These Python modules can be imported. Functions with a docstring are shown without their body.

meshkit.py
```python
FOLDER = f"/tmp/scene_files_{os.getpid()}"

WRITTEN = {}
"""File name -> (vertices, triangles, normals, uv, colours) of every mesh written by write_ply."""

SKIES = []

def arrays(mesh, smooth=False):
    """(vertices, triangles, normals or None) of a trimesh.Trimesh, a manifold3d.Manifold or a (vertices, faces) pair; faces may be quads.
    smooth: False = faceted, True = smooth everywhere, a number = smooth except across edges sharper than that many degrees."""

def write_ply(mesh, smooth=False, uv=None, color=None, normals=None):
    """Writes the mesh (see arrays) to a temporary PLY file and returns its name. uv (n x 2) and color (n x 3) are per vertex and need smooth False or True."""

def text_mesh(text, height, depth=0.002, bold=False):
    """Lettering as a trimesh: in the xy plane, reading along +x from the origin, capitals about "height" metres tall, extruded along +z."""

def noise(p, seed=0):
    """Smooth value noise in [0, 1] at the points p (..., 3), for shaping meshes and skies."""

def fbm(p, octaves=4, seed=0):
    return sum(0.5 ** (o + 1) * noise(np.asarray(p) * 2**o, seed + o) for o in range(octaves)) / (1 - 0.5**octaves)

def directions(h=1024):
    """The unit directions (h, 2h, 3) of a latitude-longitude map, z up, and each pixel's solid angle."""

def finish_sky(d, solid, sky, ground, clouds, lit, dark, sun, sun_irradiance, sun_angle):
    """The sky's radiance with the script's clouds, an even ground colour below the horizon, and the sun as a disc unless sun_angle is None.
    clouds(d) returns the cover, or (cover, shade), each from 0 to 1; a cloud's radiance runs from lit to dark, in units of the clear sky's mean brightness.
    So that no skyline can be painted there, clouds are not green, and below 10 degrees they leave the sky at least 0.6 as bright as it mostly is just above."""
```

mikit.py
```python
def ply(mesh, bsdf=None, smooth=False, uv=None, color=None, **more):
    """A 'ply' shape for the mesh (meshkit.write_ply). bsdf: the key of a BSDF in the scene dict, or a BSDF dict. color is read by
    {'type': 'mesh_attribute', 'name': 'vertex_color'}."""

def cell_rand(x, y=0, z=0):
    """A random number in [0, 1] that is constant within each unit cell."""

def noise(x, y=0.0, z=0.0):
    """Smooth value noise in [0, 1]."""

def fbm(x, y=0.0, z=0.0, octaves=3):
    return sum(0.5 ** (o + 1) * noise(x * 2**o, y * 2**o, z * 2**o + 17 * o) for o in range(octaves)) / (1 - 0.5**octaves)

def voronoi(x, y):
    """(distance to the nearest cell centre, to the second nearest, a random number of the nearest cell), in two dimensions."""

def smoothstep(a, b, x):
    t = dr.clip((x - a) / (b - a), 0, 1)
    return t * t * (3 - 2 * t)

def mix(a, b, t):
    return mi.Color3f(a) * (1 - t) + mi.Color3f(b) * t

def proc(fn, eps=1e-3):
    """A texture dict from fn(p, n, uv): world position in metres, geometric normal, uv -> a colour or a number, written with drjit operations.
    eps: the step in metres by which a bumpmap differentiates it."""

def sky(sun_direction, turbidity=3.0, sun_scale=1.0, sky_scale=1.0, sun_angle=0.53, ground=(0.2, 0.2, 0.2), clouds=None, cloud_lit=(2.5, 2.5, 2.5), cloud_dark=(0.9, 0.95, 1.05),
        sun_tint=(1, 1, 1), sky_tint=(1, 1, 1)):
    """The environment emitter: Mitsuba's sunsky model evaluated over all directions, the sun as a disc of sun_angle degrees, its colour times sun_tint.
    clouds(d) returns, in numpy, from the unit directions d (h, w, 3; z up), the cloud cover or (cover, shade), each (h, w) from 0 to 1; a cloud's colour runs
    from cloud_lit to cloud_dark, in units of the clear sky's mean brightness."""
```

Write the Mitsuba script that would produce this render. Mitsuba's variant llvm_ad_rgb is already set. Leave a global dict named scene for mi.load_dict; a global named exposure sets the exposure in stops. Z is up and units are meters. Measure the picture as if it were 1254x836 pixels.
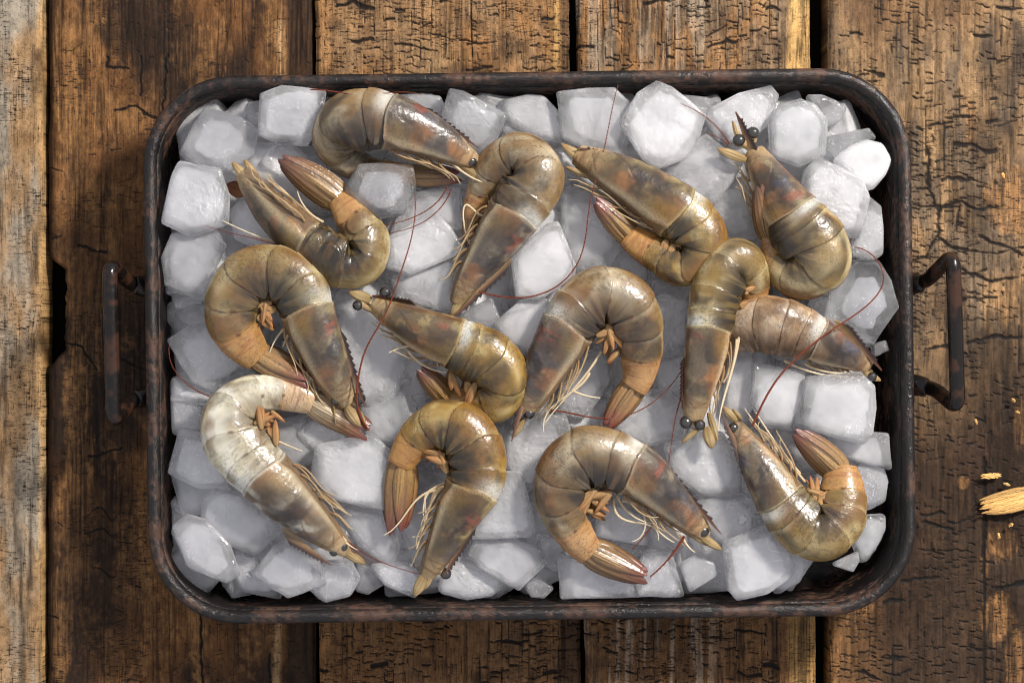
import math, random, numpy as np, trimesh, mitsuba as mi, mikit, meshkit, manifold3d as m3
from scipy.interpolate import CubicSpline, PchipInterpolator
from shapely.geometry import Polygon
T4 = mi.ScalarTransform4f
scene, labels = {}, {}

# ------------------------------------------------------------------ camera, light, exposure
S = 0.4e-3                       # metres per photograph pixel in the plane of the tray's rim
ZR, CD = 0.045, 1.0              # height of that plane, camera distance to it
HC = ZR + CD
exposure = 0.13
scene['camera'] = {'type': 'perspective', 'fov': math.degrees(2 * math.atan(1254 * S / 2 / CD)), 'fov_axis': 'x',
                   'to_world': T4().look_at(origin=[0, 0, HC], target=[0, 0, 0], up=[0, 1, 0]), 'near_clip': 0.05, 'far_clip': 20.0}
scene['room_light'] = {'type': 'constant', 'radiance': {'type': 'rgb', 'value': [0.58, 0.59, 0.64]}}
scene['softbox_lamp'] = {'type': 'rectangle', 'to_world': T4().look_at(origin=[0.72, 0.66, 0.92], target=[0.02, 0.02, 0.03], up=[0, 0, 1]) @ T4().scale([0.08, 0.075, 1]),
                         'emitter': {'type': 'area', 'radiance': {'type': 'rgb', 'value': [405, 382, 352]}}}
labels['softbox_lamp'] = {'label': 'square softbox lamp above the far side of the table', 'category': 'lamp'}


def P(px, py, z):
    """World point at height z under the photograph's pixel."""
    k = S * (HC - z) / CD
    return np.stack(np.broadcast_arrays((np.asarray(px, float) - 627) * k, (418 - np.asarray(py, float)) * k, np.asarray(z, float)), -1)


def lin(r, g, b, f=1.0):
    c = np.array([r, g, b], float) / 255
    return np.where(c < 0.04045, c / 12.92, ((c + 0.055) / 1.055) ** 2.4) * f


def n2(x, y, seed=0, o=3):
    return meshkit.fbm(np.stack(np.broadcast_arrays(np.asarray(x, float), np.asarray(y, float), 0.37), -1), o, seed)


def n3(p, seed=0, o=3):
    return meshkit.fbm(p, o, seed)


def sst(a, b, x):
    t = np.clip((x - a) / (b - a), 0, 1)
    return t * t * (3 - 2 * t)


def mx(a, b, t):
    return a * (1 - t[..., None]) + b * t[..., None]


used = {}


def key(name, parent=None):
    k = (parent + '__' if parent else '') + name
    n = used.get(k, 0)
    used[k] = n + 1
    return k if n == 0 else f'{k}_{n:03d}'


def obj(name, mesh, bsdf, parent=None, smooth=False, color=None, uv=None, **lab):
    k = key(name, parent)
    scene[k] = mikit.ply(mesh, bsdf, smooth=smooth, color=color, uv=uv)
    if lab:
        labels[k] = lab
    return k


def thing(name, **lab):
    k = key(name)
    labels[k] = lab
    return k


def grid_faces(nu, nv, wrap=False):
    i, j = np.meshgrid(np.arange(nu - 1), np.arange(nv if wrap else nv - 1), indexing='ij')
    j1 = (j + 1) % nv
    q = np.stack([i * nv + j, i * nv + j1, (i + 1) * nv + j1, (i + 1) * nv + j], -1).reshape(-1, 4)
    return np.vstack([q[:, [0, 1, 2]], q[:, [0, 2, 3]]])


# ------------------------------------------------------------------ materials
VC = {'type': 'mesh_attribute', 'name': 'vertex_color'}
dr = __import__('drjit')


def bump(fn, inner, scale, eps=3e-4):
    return {'type': 'bumpmap', 'arbitrary': mikit.proc(fn, eps), 'scale': scale, 'inner': inner}


def two(b):
    return {'type': 'twosided', 'bsdf': b}


scene['m_wood'] = bump(lambda p, n, uv: mikit.noise(p.x * 2600, p.y * 160, p.z * 400) + 0.6 * mikit.noise(p.x * 1100, p.y * 900, 3.0), {'type': 'blendbsdf',
    'weight': mikit.proc(lambda p, n, uv: 0.40 * mikit.smoothstep(0.58, 0.78, mikit.noise(p.x * 2900 + 9 * mikit.noise(p.x * 90, p.y * 40), p.y * 95, 1.0) * 0.62 + 0.38 * mikit.fbm(p.x * 260, p.y * 120, 5.0, 3)) + 0.3 * mikit.smoothstep(0.66, 0.8, mikit.noise(p.x * 1700, p.y * 1500, 8.0)) + 0.55 * mikit.smoothstep(0.66, 0.78, mikit.noise(p.x * 420, p.y * 2300, 4.0)) * mikit.smoothstep(0.40, 0.6, mikit.fbm(p.x * 45, p.y * 30, 2.0, 3)) + 0.25 * mikit.smoothstep(0.45, 0.7, mikit.fbm(p.x * 520, p.y * 330, 6.0, 3))),
    'fresh': two({'type': 'principled', 'base_color': VC, 'roughness': 0.7, 'specular': 0.16}),
    'dirt': two({'type': 'principled', 'base_color': {'type': 'rgb', 'value': [0.016, 0.011, 0.008]}, 'roughness': 0.8, 'specular': 0.08})}, 0.0002)
scene['m_dark'] = {'type': 'diffuse', 'reflectance': {'type': 'rgb', 'value': [0.012, 0.01, 0.008]}}


def tray_col(p, n, uv):
    r = mikit.fbm(p.x * 75, p.y * 75, p.z * 90, 4)
    f = mikit.fbm(p.x * 420, p.y * 420, p.z * 420, 3)
    rust = mikit.smoothstep(0.47, 0.66, r * 0.62 + f * 0.40)
    c = mikit.mix((0.0068, 0.0050, 0.0046), (0.050, 0.024, 0.0145), rust)
    return c * (0.45 + 1.1 * f)


scene['m_tray'] = two(bump(lambda p, n, uv: mikit.fbm(p.x * 1500, p.y * 1500, p.z * 1500, 2) + 0.5 * mikit.noise(p.x * 400, p.y * 400, p.z * 400),
                      {'type': 'principled', 'base_color': mikit.proc(tray_col), 'roughness': mikit.proc(lambda p, n, uv: 0.18 + 0.5 * mikit.fbm(p.x * 75, p.y * 75, p.z * 90, 4)), 'specular': 0.42}, 0.0005, 1.5e-4))
scene['m_handle'] = two(bump(lambda p, n, uv: mikit.fbm(p.x * 500, p.y * 500, p.z * 500, 2),
                        {'type': 'principled', 'base_color': mikit.proc(lambda p, n, uv: mikit.mix((0.006, 0.0042, 0.0036), (0.032, 0.014, 0.008), mikit.smoothstep(0.45, 0.65, mikit.fbm(p.x * 160, p.y * 160, p.z * 160, 3)))), 'roughness': 0.22, 'specular': 0.36}, 0.0002, 2e-4))
def ice_frost(p, n, uv):
    cloud = uv.y * (0.60 - 0.46 * mikit.smoothstep(0.60, 1.0, uv.x)) + 0.5 * (mikit.fbm(p.x * 90, p.y * 90, p.z * 90, 4) - 0.5)
    a = dr.abs(mikit.fbm(p.x * 62 + 3, p.y * 62, p.z * 62, 3) - 0.5)
    crack = (1 - mikit.smoothstep(0.0, 0.010, a)) * mikit.smoothstep(0.48, 0.60, mikit.noise(p.x * 45, p.y * 45, p.z * 45 + 9))
    bub = mikit.smoothstep(0.70, 0.84, mikit.noise(p.x * 1900, p.y * 1900, p.z * 1900)) * mikit.smoothstep(0.46, 0.62, mikit.noise(p.x * 70 + 5, p.y * 70, p.z * 70))
    return dr.clip(cloud + 0.14 * crack + 0.24 * bub, 0.05, 0.95)


def ice_relief(p, n, uv):
    wet = mikit.smoothstep(0.44, 0.66, mikit.fbm(p.x * 55, p.y * 55, p.z * 55 + 3, 2))
    return 0.75 * mikit.fbm(p.x * 330, p.y * 330, p.z * 330, 3) + 0.75 * wet * mikit.fbm(p.x * 900, p.y * 900, p.z * 900, 2)


FROST = {'type': 'rgb', 'value': [0.982, 0.978, 0.988]}
scene['m_ice'] = bump(ice_relief, {'type': 'blendbsdf', 'weight': mikit.proc(ice_frost),
    'clear': {'type': 'roughdielectric', 'int_ior': 1.31, 'ext_ior': 1.0, 'alpha': 0.03},
    'frost': {'type': 'principledthin', 'base_color': FROST, 'diff_trans': 1.2, 'roughness': 0.12, 'spec_trans': 0.0, 'eta': 1.33}}, 0.0011)
scene['m_core'] = {'type': 'principledthin', 'base_color': FROST, 'diff_trans': 1.0, 'roughness': 0.6, 'spec_trans': 0.0, 'eta': 1.05}
scene['m_crack'] = {'type': 'principledthin', 'base_color': {'type': 'rgb', 'value': [0.97, 0.97, 0.98]}, 'diff_trans': 1.0, 'roughness': 0.12, 'spec_trans': 0.62, 'eta': 1.5}
def specks(p, n, uv):
    dots = mikit.smoothstep(0.60, 0.80, mikit.noise(p.x * 2300, p.y * 2300, p.z * 2300))
    big = mikit.smoothstep(0.70, 0.80, mikit.noise(p.x * 900 + 3, p.y * 900, p.z * 900))
    patch = mikit.smoothstep(0.40, 0.62, mikit.fbm(p.x * 85, p.y * 85, p.z * 85 + 4, 3))
    return dr.clip(0.55 * dots * patch + 0.30 * big * mikit.smoothstep(0.5, 0.7, mikit.fbm(p.x * 60 + 7, p.y * 60, p.z * 60, 3)), 0, 0.8)


SKIN = {'roughness': 0.34, 'specular': 0.28, 'flatness': 0.5, 'clearcoat': 1.0, 'clearcoat_gloss': 0.94}
scene['m_shell'] = bump(lambda p, n, uv: mikit.fbm(p.x * 700, p.y * 700, p.z * 700, 3), {'type': 'blendbsdf', 'weight': mikit.proc(specks),
    'skin': two({'type': 'principled', 'base_color': VC, **SKIN}),
    'speck': two({'type': 'principled', 'base_color': {'type': 'rgb', 'value': [0.045, 0.030, 0.018]}, **SKIN})}, 0.00022, 2e-4)
scene['m_limb'] = {'type': 'principledthin', 'base_color': VC, 'roughness': 0.25, 'diff_trans': 0.7, 'spec_trans': 0.0, 'eta': 1.4}
scene['m_film'] = {'type': 'principledthin', 'base_color': VC, 'roughness': 0.22, 'diff_trans': 0.9, 'spec_trans': 0.55, 'eta': 1.35}
scene['m_eye'] = two({'type': 'principled', 'base_color': {'type': 'rgb', 'value': [0.012, 0.010, 0.008]}, 'roughness': 0.12, 'specular': 0.8, 'clearcoat': 1.0, 'clearcoat_gloss': 0.97})
scene['m_clear_shell'] = two(bump(lambda p, n, uv: mikit.fbm(p.x * 700, p.y * 700, p.z * 700, 3), {'type': 'principled', 'base_color': VC, **SKIN}, 0.00022, 2e-4))

# ------------------------------------------------------------------ the setting: weathered planks


def hsh(a, b, k):
    return np.mod(np.sin(a * 127.1 + b * 269.5 + k * 311.7) * 43758.5453, 1.0)


def alligator(u, v, seed, cw, ch, wv, wh, amount):
    """Checked, charred wood: (0..1 crack mask, a random number per plate). Vertical fissures between columns, broken cross cracks inside them."""
    wu = u + 1.1 * cw * (n2(u / (cw * 4), v / (cw * 11), seed, 3) - 0.5) + 1.6 * (n2(u / 5, v / 9, seed + 2, 2) - 0.5)
    c = wu / cw
    k0 = np.floor(c)
    e0, e1 = k0 + 0.62 * (hsh(k0, 1, seed) - 0.5), k0 + 1 + 0.62 * (hsh(k0 + 1, 1, seed) - 0.5)
    ci = np.where(c < e0, k0 - 1, np.where(c > e1, k0 + 1, k0))
    fu = np.minimum(np.abs(c - e0), np.abs(c - e1)) * cw
    h = ch * (0.6 + 1.0 * hsh(ci, 2, seed))
    fx = c - ci
    vv = v + hsh(ci, 3, seed) * 211 + 1.1 * ch * (n2(u / (cw * 0.9), v / (ch * 1.6), seed + 5, 3) - 0.5) + 0.5 * ch * (hsh(ci, 4, seed) - 0.5) * fx
    r = vv / h
    k1 = np.floor(r + 0.5)
    fr = np.abs(r - k1 - 0.55 * (hsh(ci, k1, seed + 7) - 0.5)) * h
    zone = n2(u / 42 + 9, v / 48, seed + 8, 3)
    have = hsh(ci, k1, seed + 3) < np.clip(3.2 * (zone - 0.5) + amount, 0.03, 0.92)
    part = sst(0.25, 0.45, n2(u / (cw * .5), k1 * 3.7 + ci * 1.3, seed + 12, 2))
    wide = wh * (0.30 + 0.85 * hsh(ci, k1, seed + 4)) * part
    mv = sst(0.42, 0.66, n2(u / 16 + 3, v / 60, seed + 9, 3) + 0.6 * (amount - 0.5))
    a = (1 - sst(0.2 * wv, wv, fu / np.maximum(mv, 0.05))) * (mv > 0.05) * 0.9
    b = (1 - sst(0.3, 1.0, fr / np.maximum(wide, 0.05))) * have * (wide > 0.1)
    return np.maximum(a, b), hsh(ci, np.floor(r - 0.5 * (hsh(ci, k1, seed + 7) - 0.5)), seed + 6)


def cracks(u, v, sd, lines, w):
    """Single long cracks along the given polylines."""
    uu, vv = u + 7 * (n2(u / 8, v / 8, sd + 70, 2) - 0.5), v + 8 * (n2(u / 7, v / 9, sd + 71, 2) - 0.5)
    out = np.zeros(np.shape(u))
    for pts in lines:
        d = np.full(np.shape(u), 99.0)
        for (x0, y0), (x1, y1) in zip(pts[:-1], pts[1:]):
            t = np.clip(((uu - x0) * (x1 - x0) + (vv - y0) * (y1 - y0)) / ((x1 - x0) ** 2 + (y1 - y0) ** 2), 0, 1)
            d = np.minimum(d, np.hypot(uu - x0 - t * (x1 - x0), vv - y0 - t * (y1 - y0)))
        out = np.maximum(out, 1 - sst(0.25 * w, w, d * (0.7 + 0.8 * n2(u / 14, v / 14, sd + 72, 2))))
    return out


PAL = {'tan': lin(176, 140, 100, .92), 'orange': lin(162, 117, 72, .84), 'brown': lin(118, 79, 45, .88), 'dark': lin(56, 39, 28, .75), 'grey': lin(184, 170, 150, .85),
       'pale': lin(212, 168, 104, .9), 'char_shade': lin(34, 28, 25, .7), 'greybrown': lin(128, 108, 86, .85)}


def spots(u, v, lst, seed):
    w = []
    for k, (cx, cy, rx, ry, s) in enumerate(lst):
        d = np.sqrt(((u - cx) / rx) ** 2 + ((v - cy) / ry) ** 2) + 0.7 * (n2(u / 16, v / 40, seed + k, 4) - 0.5) + 0.9 * (n2(u / 3.5, v / 12, seed + k + 3, 3) - 0.5)
        w.append(s * (1 - sst(0.72, 0.98, d)))
    return w


def wood(u, v, pid):
    """(height in photograph pixels, colour) of plank pid at photo coordinates u (across the grain), v (along it)."""
    sd = 100 * pid
    big = n2(u / 90, v / 150, sd, 4)
    mid = n2(u / 22, v / 60, sd + 3, 4)
    wv_ = u + 10 * (n2(u / 50, v / 160, sd + 4, 3) - 0.5)
    fine = n2(wv_ / 1.7, v / 38, sd + 6, 3)
    ridg = n2(wv_ / 5.5, v / 130, sd + 7, 2)
    tiny = n2(u / 2.4, v / 4.0, sd + 11, 2)
    h = 0
    if pid == 0:
        c = mx(PAL['grey'] * 0.92, PAL['tan'], sst(0.40, 0.60, mid * 0.6 + big * 0.4 + 0.10 * sst(40, 55, u)))
        c = mx(c, PAL['pale'], sst(42, 50, u) * 0.4)
        c = mx(c, PAL['brown'], 0.55 * sst(0.60, 0.72, n2(u / 9, v / 34, sd + 20, 3)))
        crk, cell = alligator(u, v, sd + 1, 26, 70, 0.9, .8, -0.1)
        deep = 1.5
    elif pid == 1:
        c = mx(PAL['brown'], PAL['dark'], sst(0.36, 0.62, big))
        c = mx(c, PAL['orange'], 0.85 * sst(0.47, 0.66, mid * 0.45 + 0.25 * (1 - big) + 0.30 * n2(u / 7, v / 9, sd + 40, 3)))
        w = spots(u, v, [(80, 95, 26, 95, .9), (115, 45, 38, 40, .55), (145, 145, 60, 28, .6), (250, 70, 40, 45, .5), (95, 560, 22, 200, .5), (110, 400, 30, 70, .35), (75, 760, 16, 90, .45)], sd + 30)
        for a in w:
            c = mx(c, PAL['orange'] * 1.1, a * sst(.3, .62, 0.5 * fine + 0.5 * n2(u / 6, v / 10, sd + 41, 3)))
        for a in spots(u, v, [(170, 30, 55, 60, .75), (215, 60, 30, 90, .5), (140, 330, 90, 110, .35), (120, 700, 60, 160, .45)], sd + 50):
            c = mx(c, PAL['dark'] * 0.8, a)
        c = mx(c, PAL['tan'] * 1.1, 0.8 * np.exp(-((u - 340 - 3 * np.sin(v / 50)) / 5) ** 2) * sst(0.3, 0.5, n2(u / 30, v / 40, 77)))
        c = mx(c, PAL['dark'] * 0.9, 0.85 * sst(347, 354, u))
        c = mx(c, PAL['dark'] * 0.8, 0.7 * (1 - sst(60, 70, u)))
        (c1, cell), (c2, cl2) = alligator(u, v, sd + 1, 38, 60, 1.2, 1.4, -0.05), alligator(u, v, sd + 2, 9, 12, 0.8, 1.0, 0.14)
        crk = np.maximum(0.75 * c1, 0.5 * c2)
        cell = cl2
        crk = np.maximum(crk, cracks(u, v, sd, [[(140, 137), (155, 131), (165, 128), (178, 140), (200, 150)], [(196, 145), (200, 120), (202, 80), (205, 66)], [(172, 70), (171, 118)], [(131, 70), (132, 82), (158, 84)],
                    [(108, 560), (150, 548)], [(96, 300), (130, 310)], [(330, 800), (331, 870)], [(245, 640), (247, 870)], [(80, 420), (100, 425), (118, 452)], [(150, 440), (175, 452)]], 2.4))
        deep = 1.6
        h = h - 7 * sst(343, 352, u) - 5 * (1 - sst(58, 72, u))
    elif pid in (2, 3):
        top = 1 - sst(300, 500, v)
        c = mx(PAL['tan'], PAL['orange'], sst(0.35, 0.6, big))
        c = mx(c, PAL['greybrown'], (0.75 if pid == 3 else 0.35) * sst(0.42, 0.6, mid))
        c = mx(c, PAL['brown'] * 0.9, (1 - top) * 0.75 * np.ones_like(u))
        c = mx(c, PAL['dark'] * 1.2, 0.55 * sst(0.52, 0.7, n2(u / 40, v / 30, sd + 21, 3)))
        if pid == 3:
            c = mx(c, PAL['pale'], 0.85 * sst(962, 968, u + 5 * (n2(u / 10, v / 30, 5) - .5) * 2) * (0.5 + 0.5 * top))
            c = mx(c, PAL['grey'], 0.4 * sst(0.5, 0.6, ridg) * (1 - sst(860, 890, u)))
        else:
            c = mx(c, PAL['orange'] * 1.1, 0.6 * (1 - sst(395, 420, u)))
            c = mx(c, PAL['dark'] * .9, 0.7 * sst(684, 690, u))
            c = mx(c, PAL['pale'], 0.7 * np.exp(-((u - 681) / 4) ** 2) * top)
        edge = (1 - sst(950, 962, u)) if pid == 3 else 1
        (c1, cell), (c2, _) = alligator(u, v, sd + 1, 10 if pid == 3 else 12, 9, 0.9, 1.5, 0.44), alligator(u, v, sd + 2, 30, 26, 1.2, 2.8, 0.20)
        crk = np.maximum(c1, c2) * edge
        deep = 1.5
        h = h - (6 * sst(684, 690, u) if pid == 2 else 4 * sst(964, 972, u))
    else:
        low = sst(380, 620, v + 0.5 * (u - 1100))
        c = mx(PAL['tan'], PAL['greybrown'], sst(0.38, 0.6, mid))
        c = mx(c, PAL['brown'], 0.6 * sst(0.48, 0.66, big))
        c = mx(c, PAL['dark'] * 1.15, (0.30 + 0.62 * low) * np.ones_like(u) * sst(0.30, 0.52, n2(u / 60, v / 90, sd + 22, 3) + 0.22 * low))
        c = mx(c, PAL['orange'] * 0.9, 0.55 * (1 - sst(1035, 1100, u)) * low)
        for a in spots(u, v, [(1250, 250, 46, 48, 1.), (1238, 365, 22, 38, .35), (1190, 150, 8, 30, .95), (1180, 590, 9, 10, .8), (1230, 665, 22, 26, .9), (1222, 755, 22, 34, .9), (1020, 800, 10, 60, .7), (1056, 742, 14, 12, .8),
                              (1206, 690, 6, 22, .6), (1248, 520, 8, 40, .7), (1246, 820, 16, 60, .7)], sd + 30):
            c = mx(c, PAL['orange'] * 1.25, 0.85 * a * (0.3 + 0.7 * sst(0.35, 0.6, fine)))
        for a in spots(u, v, [(1228, 70, 40, 60, .5), (1215, 170, 30, 40, .5), (1232, 600, 34, 90, .75), (1225, 470, 55, 80, .55), (1150, 420, 60, 60, .3), (1190, 260, 40, 30, .4)], sd + 60):
            c = mx(c, PAL['dark'] * 0.75, a)
        calm = np.clip(sum(spots(u, v, [(1250, 250, 50, 52, 1.), (1230, 665, 24, 28, 1.), (1222, 755, 24, 36, 1.)], sd + 80)), 0, 1)
        (c1, cell), (c2, _) = alligator(u, v, sd + 1, 10.5, 9, 0.9, 1.4, 0.36), alligator(u, v, sd + 2, 42, 34, 1.6, 3.2, 0.20)
        crk = np.maximum(c1, c2) * (1 - 0.8 * calm)
        crk = np.maximum(crk, cracks(u, v, sd, [[(1137, 180), (1139, 232), (1150, 258), (1150, 290), (1166, 302), (1186, 306)], [(1148, 262), (1160, 250), (1178, 247), (1196, 256), (1222, 254)], [(1176, 252), (1172, 280)], [(1118, 318), (1134, 312), (1148, 288)],
                    [(1154, 218), (1192, 220)], [(1200, 290), (1228, 300), (1254, 312)], [(1125, 232), (1138, 230)], [(1180, 330), (1215, 345), (1240, 340)], [(1185, 420), (1215, 412), (1250, 414)], [(1130, 640), (1165, 648)], [(1105, 712), (1150, 706)], [(1206, 562), (1207, 640), (1204, 700)]], 3.0))
        d = np.abs(u - 1206 - 4 * (n2(u / 20, v / 50, 3) - .5)) + 60 * (v < 560)
        crk = np.maximum(crk, 1 - sst(0.7, 2.5, d))
        deep = 1.5
        h = h - 2.5 * calm * (0.3 + fine)
    fib = n2(wv_ / 0.9, v / 70, sd + 13, 2)
    mott = n2(u / 7, v / 11, sd + 14, 3)
    c = c * (0.22 + 0.55 * fine + 0.42 * (ridg - 0.5) + 0.34 * (tiny - 0.5) + 0.14 * (cell - 0.5) + 0.55 * fib + 0.5 * (mott - 0.5))[..., None]
    gl = 1 - sst(0.0, 0.05, np.abs(n2(wv_ / 10, v / 260, sd + 15, 3) - 0.5))
    gl = gl * sst(.35, .6, n2(u / 30, v / 90, sd + 16, 2))
    c = c * (1 - 0.62 * gl)[..., None]
    h = h - 0.8 * gl
    c = mx(c, PAL['char_shade'] * 0.30, 0.97 * np.clip(1.5 * crk, 0, 1))  # crack colour: char and dirt, with the shade inside the cracks painted in
    h = h - deep * crk + 0.4 * (cell - 0.5) + 1.5 * (ridg - 0.5) + 1.0 * (fine - 0.5) + 0.7 * (fib - 0.5) + 1.6 * (mid - 0.5)
    return h, np.clip(c, 0.004, 0.8)


labels['tabletop'] = {'label': 'weathered tabletop of cracked brown planks under the tray', 'kind': 'structure'}


def plank(pid, x0t, x0b, x1t, x1b, du, fine_mid, lab=None):
    ys = [np.arange(-140, -8, 8.0), np.arange(-8, 128, du), np.arange(128, 724, du if fine_mid else 7.0), np.arange(724, 846, du), np.arange(846, 980, 8.0)]
    v = np.concatenate(ys)
    n = int((min(x1t, 1262) - max(x0t, -8)) / du)
    t = np.linspace(0, 1, n)
    f = ((v - 0) / 836)[:, None]
    wob = lambda k, a: a * (n2(v / 45, k * 7.3 + pid, 5, 4) - 0.5)[:, None]
    L = x0t + (x0b - x0t) * f + wob(1, 5)
    R = x1t + (x1b - x1t) * f + wob(2, 5)
    if pid == 1:
        L = L + (22 * sst(312, 332, v) * (1 - sst(425, 455, v)) * (0.75 + 0.5 * n2(v / 14, 0, 8)))[:, None]
    u = L + (R - L) * t[None, :]
    vv = np.broadcast_to(v[:, None], u.shape)
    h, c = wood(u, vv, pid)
    e = np.minimum(u - L, R - u)
    h = h - 5.0 * (1 - sst(0, 7, e)) ** 2
    z = h * S - 0.0012
    k = S * HC / CD
    p = np.stack([(u - 627) * k, (418 - vv) * k, z], -1)
    a, b = p[:, :1].copy(), p[:, -1:].copy()
    a[..., 2] = b[..., 2] = -0.022
    p = np.concatenate([a, p, b], 1)
    c = np.concatenate([c[:, :1] * 0.8, c, c[:, -1:] * 0.8], 1)
    fc = grid_faces(p.shape[0], p.shape[1])[:, ::-1]
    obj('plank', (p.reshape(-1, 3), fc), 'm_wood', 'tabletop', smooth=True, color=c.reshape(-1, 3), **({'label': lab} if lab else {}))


DU = 1.15
plank(0, -150, -150, 53, 52, DU, True, 'pale grey smooth plank at the left edge')
plank(1, 58, 56, 382, 386, DU, True, 'dark brown plank with orange worn patches under the left handle')
plank(2, 386, 391, 697, 712, DU, False, 'tan cracked plank under the left half of the tray')
plank(3, 706, 717, 994, 1001, DU, False, 'grey tan cracked plank with a pale bare right edge')
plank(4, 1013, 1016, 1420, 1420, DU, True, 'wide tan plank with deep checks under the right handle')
obj('ground', trimesh.creation.box([1.2, 1.0, 0.01], np.array([[1, 0, 0, 0], [0, 1, 0, 0], [0, 0, 1, -0.045], [0, 0, 0, 1.0]])), 'm_dark', label='dark gap beneath the planks', kind='structure')

# ------------------------------------------------------------------ the tray
tray = thing('roasting_tray', label='rusty black roasting tray with two bar handles, full of ice and shrimp', category='tray')
ROT = math.radians(0.75)
TC = P(648.5, 423.5, ZR)[:2]
TW, TH, TR = 941 * S, 671 * S, 112 * S


def ring(d, z, n=22):
    """Rounded rectangle inset by d, at height z."""
    w, h, r = TW / 2 - d, TH / 2 - d, max(TR - d, 0.004)
    pts = []
    for cx, cy, a0 in ((w - r, h - r, 0), (-w + r, h - r, 90), (-w + r, -h + r, 180), (w - r, -h + r, 270)):
        a = np.radians(a0 + np.linspace(0, 90, n))
        pts.append(np.stack([cx + r * np.cos(a), cy + r * np.sin(a)], -1))
    out = []
    for k in range(4):                                  # straight sides get points of their own
        out.append(pts[k])
        q0, q1 = pts[k][-1], pts[(k + 1) % 4][0]
        out.append(q0 + (q1 - q0) * np.linspace(0, 1, 42)[1:-1, None])
    p = np.vstack(out)
    c, s = math.cos(ROT), math.sin(ROT)
    return np.column_stack([p @ np.array([[c, s], [-s, c]]) + TC, np.full(len(p), z)])


def loft(prof):
    r = np.array([ring(d, z) for d, z in prof])
    return r.reshape(-1, 3), grid_faces(r.shape[0], r.shape[1], True)


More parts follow.
